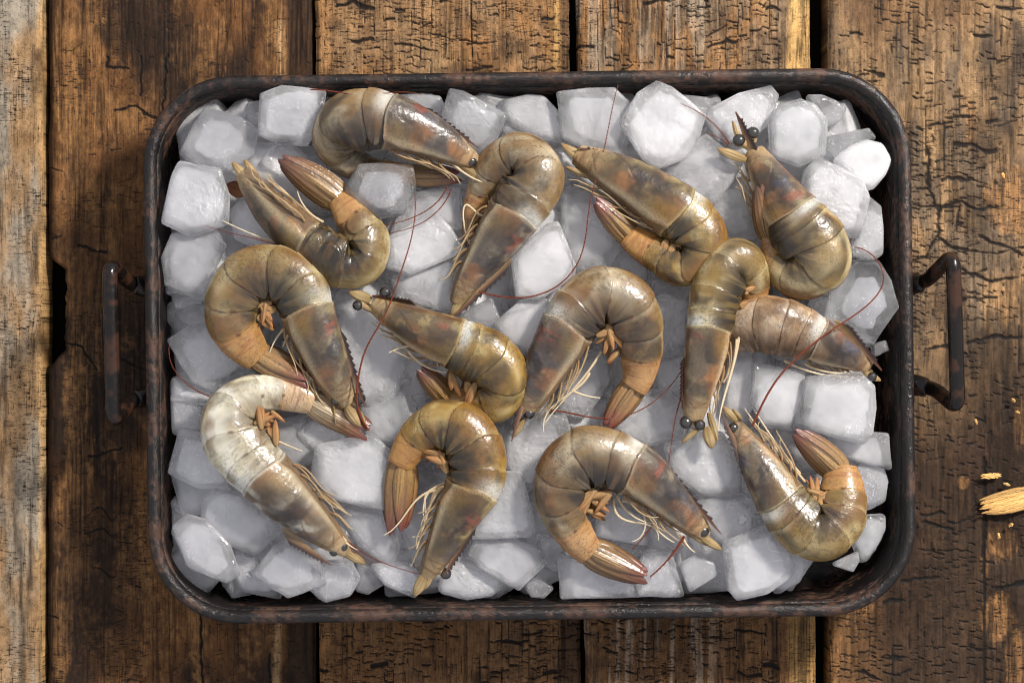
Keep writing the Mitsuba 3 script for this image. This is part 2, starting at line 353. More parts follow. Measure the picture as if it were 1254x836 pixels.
BR = 0.0032
v, f = loft([(BR + BR * math.cos(a), ZR - 0.001 + BR * math.sin(a)) for a in np.radians(np.linspace(0, 360, 25))])
v = v + 0.00025 * (n3(v * 260, 5, 3) - 0.5)[:, None] * 2
obj('rim', (v, f), 'm_tray', tray, smooth=True)
prof_out = [(0.0150, 0.0008), (0.0120, 0.0010), (0.0095, 0.004), (0.0058, ZR - 0.004), (0.0056, ZR - 0.002)]
prof_in = [(0.0074, ZR - 0.002), (0.0078, ZR - 0.006), (0.0105, 0.016), (0.0118, 0.009), (0.0140, 0.0055), (0.018, 0.0040), (0.03, 0.0036), (0.125, 0.0036)]
v, f = loft(prof_out + prof_in)
cp = np.vstack([v, [[TC[0], TC[1], 0.0036]]])
nr = len(ring(0, 0))
last = np.arange((len(prof_out + prof_in) - 1) * nr, len(v))
f = np.vstack([f, np.stack([last, np.roll(last, -1), np.full(nr, len(v))], 1)])
obj('pan', (cp, f), 'm_tray', tray, smooth=True)


def spline(pts, n):
    pts = np.asarray(pts, float)
    d = np.r_[0, np.cumsum(np.linalg.norm(np.diff(pts[:, :3], axis=0), axis=1) + 1e-9)]
    return CubicSpline(d / d[-1], pts)(np.linspace(0, 1, n))


def tube(p, r, sides=10):
    """A closed tapered tube along the points."""
    p = np.asarray(p, float)
    r = np.broadcast_to(r, (len(p),))
    t = np.gradient(p, axis=0)
    t /= np.linalg.norm(t, axis=1, keepdims=True) + 1e-12
    a = np.cross(t[0], [0.13, 0.21, 0.97])
    out, A = [], []
    for k in range(len(p)):
        a = a - t[k] * (a @ t[k])
        a /= np.linalg.norm(a)
        A.append(a)
    A = np.array(A)
    B = np.cross(t, A)
    g = np.arange(sides) * 2 * np.pi / sides
    v = p[:, None] + r[:, None, None] * (np.cos(g)[None, :, None] * A[:, None] + np.sin(g)[None, :, None] * B[:, None])
    f = grid_faces(len(p), sides, True)
    n = len(p) * sides
    e = np.arange(sides)
    cap0 = np.stack([np.full(sides, n), (e + 1) % sides, e], 1)
    cap1 = np.stack([np.full(sides, n + 1), n - sides + e, n - sides + (e + 1) % sides], 1)
    return np.vstack([v.reshape(-1, 3), p[:1], p[-1:]]), np.vstack([f, cap0, cap1])


def rounded_path(pts, rad, n=9):
    pts = np.asarray(pts, float)
    out = [pts[0]]
    for a, b, c in zip(pts[:-2], pts[1:-1], pts[2:]):
        d0, d1 = (a - b) / np.linalg.norm(a - b), (c - b) / np.linalg.norm(c - b)
        q0, q1 = b + d0 * rad, b + d1 * rad
        for s in np.linspace(0, 1, n):
            out.append((1 - s) ** 2 * q0 + 2 * s * (1 - s) * b + s * s * q1)
    out.append(pts[-1])
    return np.array(out)


def handle(pts, lab):
    w = np.array([P(x, y, z) for x, y, z in pts])
    q = rounded_path(w, 0.0075)
    q = np.vstack([np.linspace(a, b, 6)[:-1] if np.linalg.norm(b - a) > 0.01 else [a] for a, b in zip(q[:-1], q[1:])] + [q[-1:]])
    h = obj('handle', tube(q, 0.0037, 18), 'm_handle', tray, smooth=True, label=lab)
    for e, e1 in ((0, 3), (-1, -4)):
        d = q[e1] - q[e]
        d /= np.linalg.norm(d)
        base = q[e] - d * 0.002
        prof = [(0, 0.0052), (0.002, 0.0055), (0.005, 0.0052), (0.009, 0.0045), (0.0098, 0.0037)]
        obj('ferrule', tube(np.array([base + d * a for a, _ in prof]), [r for _, r in prof], 16), 'm_handle', h, smooth=30)


handle([(182, 352, .032), (160, 349, .036), (134, 322, .055), (139, 518, .055), (162, 488, .036), (184, 485, .032)], 'bar handle on the left end of the tray')
handle([(1112, 349, .032), (1132, 347, .036), (1167, 311, .058), (1173, 500, .058), (1142, 474, .036), (1118, 471, .032)], 'bar handle on the right end of the tray')
# ------------------------------------------------------------------ the ice
rngI = np.random.default_rng(11)


def refine_mesh(man, length):
    m = man.refine_to_length(length).to_mesh()
    return np.array(m.vert_properties[:, :3], float), np.array(m.tri_verts)


def wave_ice(v, f, seed, amp, frost):
    """Melted, slightly wavy surface; uv.x = how near the rim of the piece a point lies, uv.y = how frosted the piece is."""
    tm = trimesh.Trimesh(v, f, process=False)
    n = tm.vertex_normals
    c = v.mean(0)
    d = (n3(v * 95 + seed * 3.1, seed, 3) - 0.5) * 2.0 * amp + (n3(v * 420 + seed, seed + 3, 2) - 0.5) * 0.35 * amp
    d2 = np.maximum(0, n3(v * 160 + 7 * seed, seed + 9, 2) - 0.62) * -3.2 * amp
    v = v + n * (d + d2)[:, None]
    e = np.abs(v - c) / (np.abs(v - c).max(0) + 1e-9)
    rim = np.sort(e, 1)[:, 1]
    return v, f, np.column_stack([rim, np.full(len(v), frost)])


def hull(points, r, seg=10):
    return m3.Manifold.batch_hull([m3.Manifold.sphere(r, seg).translate(tuple(map(float, p))) for p in points])


def ice(pts, zt, lab, frost=.6, depth=26, r=5.0, tilt=(0, 0), amp=.45, taper=.10, cat='ice cube', group=None):
    """One piece of ice: outline pts in photograph pixels (x, y[, dz px]), its top at about zt (mm), depth and rounding r in pixels (0.4 mm)."""
    zt = zt * 1e-3
    r = r * 1.0
    rr = r * S
    a = np.array([(p[0], p[1], p[2] if len(p) > 2 else 0) for p in pts], float)
    c = a[:, :2].mean(0)
    a[:, :2] = c + (a[:, :2] - c) * 1.045
    q = c + (a[:, :2] - c) * (1 - r / np.maximum(np.linalg.norm(a[:, :2] - c, axis=1), r * 1.5))[:, None]
    z = zt - rr + a[:, 2] * S + ((q[:, 0] - c[0]) * tilt[0] + (q[:, 1] - c[1]) * tilt[1]) * S
    top = np.array([P(x, y, h) for (x, y), h in zip(q, z)])
    qb = c + (q - c) * (1 - taper) + rngI.normal(0, 2.0, q.shape)
    flat = z - a[:, 2] * S
    zb = np.maximum(flat - depth * S + rngI.normal(0, 1.5 * S, len(q)), 0.0042 + rr)
    # corners a little proud, as the faces of a melting cube are hollow in the middle
    bot = np.array([P(x, y, h) for (x, y), h in zip(qb, zb)])
    v, f = refine_mesh(hull(np.vstack([top, bot]), rr), 0.0021)
    seed = int(rngI.integers(1, 9000))
    v, f, uv = wave_ice(v, f, seed, amp * 0.72e-3, frost)
    k = obj('ice_cube' if cat == 'ice cube' else 'ice_chunk', (v, f), 'm_ice', smooth=True, uv=uv, label=lab, category=cat, **({'group': group} if group else {}))
    if cat == 'ice cube':
        m = np.vstack([top, bot]).mean(0)
        g = 0.40 + 0.36 * frost
        core = hull(m + (np.vstack([top, bot]) - m) * [g, g, 0.62] + [0, 0, 0.0008], rr * 1.3)
        v, f = refine_mesh(core, 0.003)
        v, f, _ = wave_ice(v, f, seed + 1, .0024, 1)
        obj('cloudy_core', (v, f), 'm_core', k, smooth=True)
        if frost < 0.71:                                        # fractures shut inside the clearer cubes
            pts3 = np.vstack([top, bot])
            for _ in range(int(rngI.integers(1, 4))):
                w = rngI.dirichlet(np.ones(len(pts3)) * 0.7)
                c0 = m + 0.80 * (w @ pts3 - m)
                nn = rngI.normal(0, 1, 3) * [1, 1, .5]
                nn /= np.linalg.norm(nn)
                e1 = np.cross(nn, [.3, .2, .9])
                e1 /= np.linalg.norm(e1)
                e2 = np.cross(nn, e1)
                a_ = np.linspace(0, 2 * np.pi, 22, endpoint=False)
                rad_ = rngI.uniform(.0025, .0062) * (0.45 + 0.9 * n2(np.cos(a_) * 1.6 + seed, np.sin(a_) * 1.6, seed, 2))
                q2 = c0 + np.cos(a_)[:, None] * rad_[:, None] * e1 * 1.3 + np.sin(a_)[:, None] * rad_[:, None] * e2 * .7 + nn * (.0008 * np.sin(2 * a_ + seed))[:, None]
                q2 = m + (q2 - m) * np.minimum(1, 0.86 * (np.abs(pts3 - m).max(0) / np.maximum(np.abs(q2 - m), 1e-6)).min(1))[:, None]
                i_ = np.arange(22)
                obj('fracture', (np.vstack([q2, [c0 + nn * .0004]]), np.stack([i_, (i_ + 1) % 22, np.full(22, 22)], 1)), 'm_crack', k, smooth=True)
    return k


# a lower layer, seen only through the gaps
low_shapes = []
for k in range(6):
    b = np.array([[x, y, z] for x in (-1, 1) for y in (-1, 1) for z in (-1, 1)]) * np.array([32, 30, 22]) * S / 2 * 1.95
    b = b * rngI.uniform(0.8, 1.15, b.shape)
    v, f = refine_mesh(hull(b, 4.5 * S, 8), 0.0048)
    v, f, uv = wave_ice(v, f, 50 + k, .0007, 1.3)
    low_shapes.append(mikit.ply((v, f), 'm_ice', smooth=True, uv=uv))
kl = 0
for gy in np.arange(160, 694, 43.5):
    for gx in np.arange(250, 1062, 51):
        x, y = gx + rngI.uniform(-8, 8) + 26 * ((kl // 17) % 2) * 0, gy + rngI.uniform(-7, 7)
        if (x > 985 and y > 668) or math.hypot(min(x - 285, 0), min(y - 185, 0)) > 62 or math.hypot(max(x - 1015, 0), min(y - 190, 0)) > 64 or math.hypot(min(x - 290, 0), max(y - 660, 0)) > 60:
            continue
        k = key('ice_lump')
        w = P(x, y, 0.0235)
        q = np.eye(4)
        q[:3, :3] = trimesh.transformations.euler_matrix(*(rngI.uniform(-.5, .5, 2)), rngI.uniform(0, 6.3))[:3, :3]
        q[:3, 3] = w + [0, 0, rngI.uniform(-.001, .004)]
        scene[k] = {**low_shapes[int(rngI.integers(0, 6))], 'to_world': T4(q)}
        labels[k] = {'label': 'grey lump of ice in the shaded layer underneath the top cubes', 'category': 'ice', 'group': 'ice in the lower layer'}
        kl += 1

# small broken bits lying in the gaps
bit_shapes = []
for k in range(5):
    b = rngI.normal(0, 1, (9, 3))
    b = b / np.linalg.norm(b, axis=1, keepdims=True) * np.array([9, 8, 6]) * S * rngI.uniform(.75, 1.2, (9, 1))
    v, f = refine_mesh(hull(b, 1.3 * S), 0.0022)
    v, f, uv = wave_ice(v, f, 80 + k, .0002, .45)
    bit_shapes.append(mikit.ply((v, f), 'm_ice', smooth=True, uv=uv))
for _ in range(230):
    x, y = rngI.uniform(228, 1072), rngI.uniform(138, 714)
    if (x > 985 and y > 655) or math.hypot(min(x - 290, 0), min(y - 190, 0)) > 70 or math.hypot(max(x - 1010, 0), min(y - 195, 0)) > 72 or math.hypot(min(x - 290, 0), max(y - 655, 0)) > 66:
        continue
    k = key('ice_bit')
    q = np.eye(4)
    q[:3, :3] = trimesh.transformations.euler_matrix(*rngI.uniform(0, 6.3, 3))[:3, :3] * rngI.uniform(.6, 1.25)
    q[:3, 3] = P(x, y, rngI.uniform(.030, .037))
    scene[k] = {**bit_shapes[int(rngI.integers(0, 5))], 'to_world': T4(q)}
    labels[k] = {'label': 'thumbnail sized broken bit of ice wedged between the large cubes', 'category': 'ice', 'group': 'broken bits of ice in the gaps'}

# top layer: outline, top height in mm, label, then how it differs
ice([(251, 133), (268, 137), (293, 143), (315, 160), (309, 190), (274, 211), (245, 204), (222, 188), (236, 156)], 47, 'big tilted clear ice cube in the upper left corner of the tray', .38, 44, 4, (-.15, .1), .7)
ice([(320, 116), (345, 106), (397, 113, -4), (396, 122), (386, 163), (375, 177, -3), (345, 176), (318, 165)], 53, 'square cloudy ice cube touching the top left shrimp, at the top rim', .66, 52, 4, (0, -.04), .5)
ice([(220, 199), (269, 208), (280, 240), (278, 274), (233, 288), (201, 273), (212, 214)], 51, 'white frosted ice cube at the left wall, below the tilted cube', .85, 48, 5, (.05, .05), .5)
ice([(211, 288), (264, 282), (275, 300), (262, 330), (246, 367), (204, 349), (199, 315)], 46, 'wavy wet ice cube at the left wall, second below the upper left corner', .55, 44, 5, (0, -.05), .9)
ice([(300, 178), (357, 178), (379, 195), (398, 235), (402, 262), (370, 265), (330, 240), (298, 205)], 41, 'flat white ice piece between head and tail of the upturned shrimp', .88, 34, 6)
ice([(390, 189), (436, 204), (440, 228), (425, 245), (388, 228), (370, 200)], 43, 'translucent ice piece beside the upturned shrimp tail', .45, 36, 5, (.1, -.1))
ice([(440, 203), (465, 201), (505, 206), (508, 232), (493, 262), (462, 266), (437, 250), (424, 232)], 57, 'clear wet ice cube lying against the top left shrimp', .32, 40, 5, (0, 0), .9)
ice([(283, 258), (302, 240), (350, 296), (330, 310), (288, 292)], 42, 'white ice wedge under the head of the upturned shrimp', .85, 34, 4)
ice([(305, 126), (319, 124), (320, 160), (301, 147)], 40, 'small grey ice shard between the two top left cubes', .35, 28, 3, cat='ice chunk')
ice([(350, 175), (390, 182), (395, 200), (372, 200)], 38, 'grey ice scrap below the square cloudy cube', .4, 28, 3, cat='ice chunk')
ice([(540, 147), (552, 111), (565, 113), (620, 141), (611, 161, 5), (595, 195), (582, 194)], 50, 'clear oblong ice cube under the horn of the top left shrimp', .42, 46, 3.5, (0, -.16), .4)
ice([(612, 128), (643, 118), (667, 120), (688, 145), (692, 172), (655, 168), (622, 148)], 43, 'rounded grey ice cube behind the arching centre shrimp, at the top', .6, 40, 8)
ice([(613, 160), (625, 143), (658, 164), (652, 182), (626, 175)], 40, 'small ice slab touching the back of the arching centre shrimp', .5, 30, 4, cat='ice chunk')
ice([(572, 121), (595, 117), (610, 132), (600, 142), (580, 135)], 39, 'dim ice scrap behind the clear oblong cube at the top rim', .4, 28, 5, cat='ice chunk')
ice([(486, 120), (515, 116), (540, 120), (546, 135), (536, 152), (515, 135)], 41, 'grey ice cube behind the head of the top left shrimp', .4, 34, 5)
ice([(684, 115), (720, 110), (752, 109), (770, 126), (768, 170), (762, 195), (725, 185), (690, 168)], 49, 'large cloudy square ice cube crossed by a red feeler at the top rim', .62, 46, 4, (0, -.1), .4)
ice([(804, 101), (822, 108), (862, 141), (856, 165), (837, 194), (806, 205), (788, 194), (760, 152), (782, 115)], 55, 'big white diamond shaped ice cube at the top rim', .85, 50, 4, (0, -.06), .4)
ice([(834, 119), (868, 121), (872, 130), (861, 140), (845, 133)], 42, 'low ice scrap beside the white diamond cube, at the top rim', .5, 30, 4, cat='ice chunk')
ice([(862, 139), (905, 115), (944, 107), (952, 117), (941, 152), (916, 172), (880, 172)], 46, 'white wedge of ice behind the upright shrimp, at the top rim', .8, 42, 3, (0, -.08), .4)
ice([(805, 206), (840, 190), (865, 166), (908, 200), (895, 222), (868, 257), (830, 244), (795, 218)], 45, 'clear ice cube between the diagonal shrimp and the upright shrimp', .5, 42, 4, (.05, 0), .6)
ice([(870, 256), (893, 221), (914, 217), (926, 290), (903, 300), (882, 288)], 41, 'grey ice cube hemmed in left of the upright shrimp body', .5, 36, 4)
ice([(981, 122), (998, 129), (1011, 146), (1008, 190), (978, 203), (945, 190), (942, 146), (955, 130)], 51, 'round cornered ice cube with a white core right of the stalked eyes', .66, 48, 5, (0, -.05), .4)
ice([(989, 119), (1004, 117), (1024, 124), (1035, 134), (1028, 148), (1014, 158), (1005, 140)], 43, 'small tumbled ice piece in the top right corner', .45, 34, 5, cat='ice chunk')
ice([(1010, 158), (1028, 145), (1048, 162), (1030, 172)], 33, 'dark ice piece deep in the top right corner', .4, 20, 4, cat='ice chunk')
ice([(1009, 170), (1035, 165), (1064, 159), (1071, 168), (1045, 182), (1022, 193), (1010, 182)], 44, 'thin ice splinter in the top right corner', .45, 24, 3, (.1, 0), cat='ice chunk')
ice([(1022, 198), (1042, 180), (1062, 172), (1080, 177), (1090, 195), (1084, 213), (1064, 232), (1045, 228)], 49, 'smooth white rounded ice block by the right wall, near the top', .92, 44, 11, (.05, 0), .3)
ice([(1000, 194), (1055, 219), (1064, 243), (1050, 290), (1030, 288), (1002, 258), (981, 233), (986, 210)], 51, 'large frosted ice cube right of the upright shrimp', .74, 48, 4, (0, 0), .5)
ice([(1064, 243), (1076, 252), (1081, 285), (1078, 312), (1065, 321), (1040, 312), (1048, 290)], 43, 'wet ice cube at the right wall above the handle', .5, 38, 4, (.1, 0), .8)
ice([(1046, 320), (1075, 321), (1090, 344), (1099, 376), (1068, 420), (1058, 420), (1010, 394), (1016, 362)], 53, 'large clear ice cube crossed by a long feeler at the right wall', .36, 46, 3.5, (.05, -.1), .5)
ice([(955, 346), (990, 366), (984, 384), (930, 396), (917, 388)], 47, 'glassy ice piece between the curled bodies on the right', .3, 34, 3)
ice([(985, 366), (1015, 362), (1030, 402), (1010, 398), (990, 385)], 42, 'white ice filling beside the long feeler, right of centre', .7, 34, 4)
ice([(1070, 423), (1083, 418), (1086, 428), (1071, 436)], 42, 'tiny clear ice chip by the right wall', .25, 16, 2, cat='ice chunk')
# middle, left half
ice([(211, 364), (248, 367), (252, 374), (236, 380), (214, 376)], 38, 'ice scrap under the wavy wet cube on the left', .5, 26, 4, cat='ice chunk')
ice([(215, 386), (237, 373), (256, 374), (258, 392), (234, 402)], 39, 'grey ice piece left of the big curled shrimp', .4, 30, 4, cat='ice chunk')
ice([(207, 416), (240, 396), (258, 394), (285, 436), (326, 452), (300, 470), (262, 480), (236, 468), (222, 436)], 45, 'bubbly clear ice block between the two left shrimps', .36, 40, 4, (0, 0), 1.0)
ice([(400, 384), (418, 356), (445, 362), (492, 402), (502, 432), (480, 490), (452, 502), (437, 472), (412, 422)], 42, 'large pale ice block under the shrimp head left of centre', .72, 38, 6, (0, 0), .5)
ice([(470, 296), (533, 261), (550, 278), (567, 306), (500, 336), (474, 326)], 49, 'bright white ice cube right of the upturned shrimp bend', .84, 46, 4, (.02, .02), .4)
ice([(500, 238), (562, 231), (568, 278), (548, 275), (533, 262), (478, 290)], 41, 'grey ice cube below the tail of the top left shrimp', .55, 36, 4)
ice([(480, 342), (500, 338), (567, 309), (563, 384), (522, 374), (487, 366)], 44, 'shaded ice cube left of the downward shrimp head', .6, 40, 4, (0, 0), .6)
ice([(627, 318), (672, 275), (682, 273), (704, 325), (703, 336), (662, 365), (634, 362)], 52, 'bright white ice cube above the thin curved feeler in the centre', .9, 46, 4, (0, 0), .3)
ice([(606, 397), (638, 368), (667, 366), (680, 378), (657, 423), (648, 436), (620, 415)], 48, 'bright chipped ice cube left of the centre arch', .86, 42, 4, (0, 0), .6)
ice([(562, 389), (600, 366), (612, 396), (620, 414), (590, 404)], 42, 'grey ice block under the tip of the downward shrimp head', .5, 36, 4)
ice([(690, 230), (738, 236), (772, 292), (748, 326), (706, 336), (688, 280)], 42, 'large grey ice block between centre shrimps, under the straight feeler', .5, 38, 5)
ice([(748, 290), (800, 330), (798, 350), (768, 345), (735, 328)], 38, 'shaded ice piece above the centre arch', .45, 32, 4)
ice([(800, 344), (850, 354), (846, 432), (808, 442), (800, 400)], 43, 'grey sparkling ice cube between the arch and the upright body', .5, 38, 4, (0, 0), .7)
ice([(545, 446), (590, 458), (566, 486), (534, 474)], 41, 'white ice piece in the bend of the diving shrimp', .85, 34, 4)
ice([(440, 502), (492, 480), (506, 528), (478, 552), (450, 537)], 42, 'smooth grey ice block left of the fanned tail', .55, 38, 5)
ice([(620, 535), (652, 508), (692, 510), (702, 545), (664, 572), (642, 604), (622, 572)], 43, 'pale ice block under the dark horn tip in the centre', .62, 38, 4)
ice([(690, 450), (736, 424), (748, 470), (712, 512), (682, 505)], 41, 'clear ice cube inside the centre arch', .5, 36, 4, (0, 0), .7)
ice([(742, 498), (812, 474), (838, 490), (835, 532), (792, 546), (752, 526)], 42, 'pale ice block right of the centre arch tail', .66, 38, 5)
ice([(806, 436), (846, 424), (840, 480), (816, 498), (800, 470)], 41, 'ice piece left of the upright head with hanging feelers', .6, 36, 4)
ice([(893, 432), (918, 428), (926, 485), (912, 515), (888, 500)], 42, 'narrow pale ice piece between the downward head and the square blocks', .7, 38, 4)
ice([(925, 446), (984, 457), (979, 503), (970, 525), (935, 520), (918, 490)], 49, 'square cloudy ice cube right of the downward head', .7, 44, 4, (-.03, 0), .5)
ice([(988, 464), (1053, 457), (1069, 472), (1072, 500), (1067, 530), (1058, 541), (1018, 533), (976, 519)], 53, 'large clear cut ice cube above the raised tail at the right', .72, 50, 4.5, (0, -.04), .45)
ice([(985, 525), (1065, 538), (1087, 533), (1090, 572), (1050, 564), (1020, 552)], 43, 'ice slab under the large cut cube at the right wall', .55, 34, 4)
ice([(1046, 567), (1076, 566), (1087, 588), (1081, 614), (1060, 623), (1040, 600)], 40, 'rounded wet ice block right of the curled lower right shrimp', .5, 36, 9, (0, 0), .8)
ice([(1062, 630), (1081, 630), (1083, 642), (1074, 667), (1054, 687), (1044, 668)], 39, 'grey ice piece at the right wall, lowest but one', .5, 34, 7)
ice([(1020, 690), (1050, 676), (1052, 686), (1044, 699)], 41, 'pointed ice corner poking from under the lower right shrimp', .6, 28, 2.5, cat='ice chunk')
# lower half
ice([(886, 664), (943, 642), (956, 660), (972, 699), (962, 710), (938, 726), (902, 733), (893, 722)], 52, 'square bright ice cube in front at the lower right', .7, 48, 3.5, (0, .03), .55)
ice([(952, 668), (982, 682), (984, 696), (976, 714), (948, 724)], 40, 'smooth ice block hidden behind the bright lower right cube', .7, 36, 9)
ice([(833, 690), (850, 680), (874, 690), (877, 702), (864, 713), (845, 723), (837, 704)], 46, 'small faceted ice chunk below the round eyed head', .6, 30, 3, cat='ice chunk')
ice([(685, 680), (738, 690), (788, 714), (785, 728), (688, 730)], 43, 'ice cube below the tail at the bottom wall', .66, 40, 4)
ice([(790, 674), (820, 672), (836, 728), (782, 728), (776, 706)], 44, 'ice cube with wet front at the bottom wall, right of the tail', .62, 40, 4, (0, .05), .6)
ice([(744, 611), (792, 640), (797, 666), (728, 655), (724, 632)], 43, 'white ice piece inside the curl of the bottom centre shrimp', .86, 38, 4)
ice([(722, 652), (760, 660), (802, 672), (790, 702), (742, 686)], 39, 'clear ice shard under the bottom centre shrimp', .35, 32, 3, cat='ice chunk')
ice([(815, 545), (852, 528), (884, 530), (902, 562), (906, 602), (860, 606), (822, 580)], 46, 'large milky ice cube below the downward head', .66, 42, 6, (0, 0), .5)
ice([(845, 606), (905, 600), (938, 628), (926, 656), (886, 668), (854, 630)], 43, 'bubbly ice cube right of the serrated horn', .5, 38, 5, (0, 0), .8)
ice([(908, 566), (940, 610), (942, 636), (925, 634), (906, 602)], 41, 'white ice slab left of the lower right shrimp', .75, 36, 4)
ice([(965, 545), (1012, 530), (1020, 556), (1000, 580), (975, 575)], 41, 'clear ice piece under the raised tail', .45, 36, 5)
ice([(597, 620), (620, 578), (637, 578), (648, 615), (655, 649), (648, 656), (612, 654), (577, 658)], 48, 'flat topped ice cube right of the yellow shrimp head', .7, 44, 3, (0, 0), .35)
ice([(574, 678), (581, 664), (624, 657), (662, 675), (667, 690), (636, 721), (610, 708), (588, 694)], 45, 'broken angular ice piece below the flat topped cube', .62, 40, 3, (0, .06), .5)
ice([(545, 696), (564, 683), (588, 693), (619, 713), (605, 725), (569, 733), (538, 720)], 40, 'smooth domed ice block at the bottom wall beside the yellow shrimp', .85, 36, 10, (0, 0), .3)
ice([(643, 718), (657, 706), (677, 720), (667, 731), (650, 730)], 39, 'ice scrap at the bottom wall left of the tail cube', .45, 26, 4, cat='ice chunk')
ice([(659, 654), (692, 662), (686, 702), (668, 694)], 39, 'clear ice piece left of the bottom centre tail', .4, 30, 4, cat='ice chunk')
ice([(262, 597), (300, 600), (345, 648), (314, 676), (260, 661), (248, 634), (250, 610)], 46, 'big smooth ice block below the white shrimp back', .55, 44, 7, (0, .05), .6)
ice([(228, 632), (250, 636), (260, 658), (281, 668), (291, 702), (278, 711), (231, 693), (222, 668), (213, 644)], 48, 'rough white ice chunk in the lower left corner', .62, 42, 5, (0, 0), 1.1)
ice([(233, 598), (250, 606), (250, 632), (226, 632), (213, 626), (216, 611)], 36, 'dim ice block deep at the left wall, lower half', .5, 30, 7)
ice([(221, 527), (246, 531), (270, 575), (287, 596), (245, 597), (207, 578)], 44, 'white ice cube at the left wall beside the white shrimp', .72, 40, 4, (.05, .05), .4)
ice([(213, 463), (236, 470), (249, 500), (246, 527), (214, 531)], 39, 'grey ice cube at the left wall above the white cube', .5, 34, 6)
ice([(388, 546), (456, 533), (479, 554), (474, 590), (469, 622), (440, 618), (410, 610), (383, 584)], 51, 'large white ice cube between the white shrimp and the yellow shrimp', .86, 48, 4, (0, -.03), .35)
ice([(364, 530), (388, 509), (430, 532), (425, 542), (391, 545), (386, 556)], 43, 'white ice wedge above the large white cube', .7, 38, 6)
ice([(408, 612), (467, 622), (490, 668), (480, 692), (440, 668)], 42, 'shaded ice slab below the large white cube', .5, 36, 4)
ice([(310, 704), (338, 667), (357, 659), (393, 687), (397, 714), (353, 730), (322, 712)], 48, 'wet sparkling ice chunk under the head of the white shrimp', .5, 40, 5, (0, 0), 1.1)
ice([(396, 688), (429, 686), (440, 706), (429, 728), (396, 735), (378, 718)], 42, 'round grey ice block at the bottom wall left of the whiskers', .55, 36, 9, (0, 0), .4)
ice([(281, 668), (312, 678), (312, 706), (343, 730), (296, 723), (290, 702)], 38, 'shaded ice piece beside the lower left chunk', .55, 30, 5)
ice([(456, 692), (500, 688), (522, 714), (508, 730), (470, 714)], 42, 'pale ice slab crossed by long whiskers at the bottom wall', .7, 36, 3)
ice([(439, 690), (455, 694), (470, 714), (450, 727), (437, 722)], 37, 'dim ice piece at the bottom wall under the whiskers', .4, 28, 4, cat='ice chunk')
ice([(486, 640), (515, 600), (545, 590), (540, 640), (510, 690)], 40, 'grey ice block under the pale legs of the yellow shrimp', .55, 34, 5)
ice([(345, 420), (362, 410), (378, 455), (362, 470), (345, 450)], 40, 'grey ice showing inside the big curled shrimp', .55, 32, 4)
ice([(330, 520), (380, 505), (390, 560), (360, 575), (335, 555)], 41, 'grey ice showing inside the bend of the white shrimp', .5, 34, 5)
# ------------------------------------------------------------------ the shrimp
PALS = {  # flesh, pale, dark, yellow, head
    'olive': (lin(122, 99, 58), lin(166, 152, 116), lin(42, 36, 26), lin(120, 94, 36), lin(88, 76, 60)),
    'grey': (lin(118, 95, 62), lin(162, 150, 126), lin(42, 36, 31), lin(110, 88, 50), lin(74, 67, 63)),
    'white': (lin(190, 182, 156), lin(208, 204, 190), lin(86, 76, 58), lin(146, 120, 80), lin(98, 84, 66)),
    'yellow': (lin(132, 102, 46), lin(174, 154, 104), lin(46, 38, 24), lin(122, 92, 24), lin(90, 76, 54)),
    'pink': (lin(144, 116, 86), lin(182, 164, 142), lin(84, 64, 46), lin(122, 94, 62), lin(90, 76, 64))}
CREAM, RED, PINK = lin(214, 196, 164), lin(132, 68, 52), lin(112, 36, 42)


def tint(n, *stops):
    """Colour per parameter 0..1 along colour stops."""
    s = np.array(stops)
    x = np.linspace(0, 1, len(s))
    return np.stack([np.interp(n, x, s[:, k]) for k in range(3)], -1)


def leaf(b, t, nrm, w, th=0.0007, arch=0.0, c0=CREAM, c1=CREAM, c2=CREAM, vein=0.35, seed=0, tip=0.75, sag=0.0, nu=22, nv=13):
    """A thin leaf-shaped plate from b to t: (mesh, colours)."""
    u, v = np.meshgrid(np.linspace(0, 1, nu), np.linspace(-1, 1, nv), indexing='ij')
    ax = t - b
    sd = np.cross(nrm, ax)
    sd /= np.linalg.norm(sd)
    up = np.cross(ax, sd)
    up /= np.linalg.norm(up)
    prof = np.power(np.clip(np.sin(np.pi * (0.10 + 0.90 * u ** (0.62 + tip * 0.3))), 0, 1), 0.62) * 0.97 + 0.03
    mid = b + u[..., None] * ax + v[..., None] * prof[..., None] * sd * w / 2
    hz = (1 - v ** 2) * prof * (th + arch) + sag * np.sin(np.pi * u) + 0.00022 * np.sin(v * 11 + seed) * prof
    topp = mid + up * hz[..., None]
    botp = mid + up * (hz - th * (0.35 + 0.65 * (1 - v ** 2)) * prof - 0.00015)[..., None]
    n = nu * nv
    f0 = grid_faces(nu, nv)
    f = np.vstack([f0[:, ::-1], f0 + n])
    edge = [np.arange(nv), np.arange(nv) + (nu - 1) * nv, np.arange(nu) * nv, np.arange(nu) * nv + nv - 1]
    for e in edge:
        f = np.vstack([f, np.stack([e[:-1], e[1:], e[1:] + n], 1), np.stack([e[:-1], e[1:] + n, e[:-1] + n], 1)])
    col = tint(u + 0.10 * (n2(u * 3, v * 3, seed, 2) - .5), c0, c0 * 0.75 + c1 * 0.25, c0 * 0.4 + c1 * 0.6, c1, c1 * 0.55 + c2 * 0.45, c2)
    st = np.exp(-((v + 0.12 * np.sin(seed)) / 0.09) ** 2)
    col = col * (1 - vein * st * (0.4 + 0.8 * n2(u * 6, v * 9, seed + 7, 2)) - 1.15 * vein * np.abs(v) ** 6)[..., None] * (0.85 + 0.3 * n2(u * 16, v * 7, seed + 3, 2))[..., None]
    cc = np.vstack([col.reshape(-1, 3), col.reshape(-1, 3)])
    return (np.vstack([topp.reshape(-1, 3), botp.reshape(-1, 3)]), f), np.clip(cc, 0.005, 0.9)


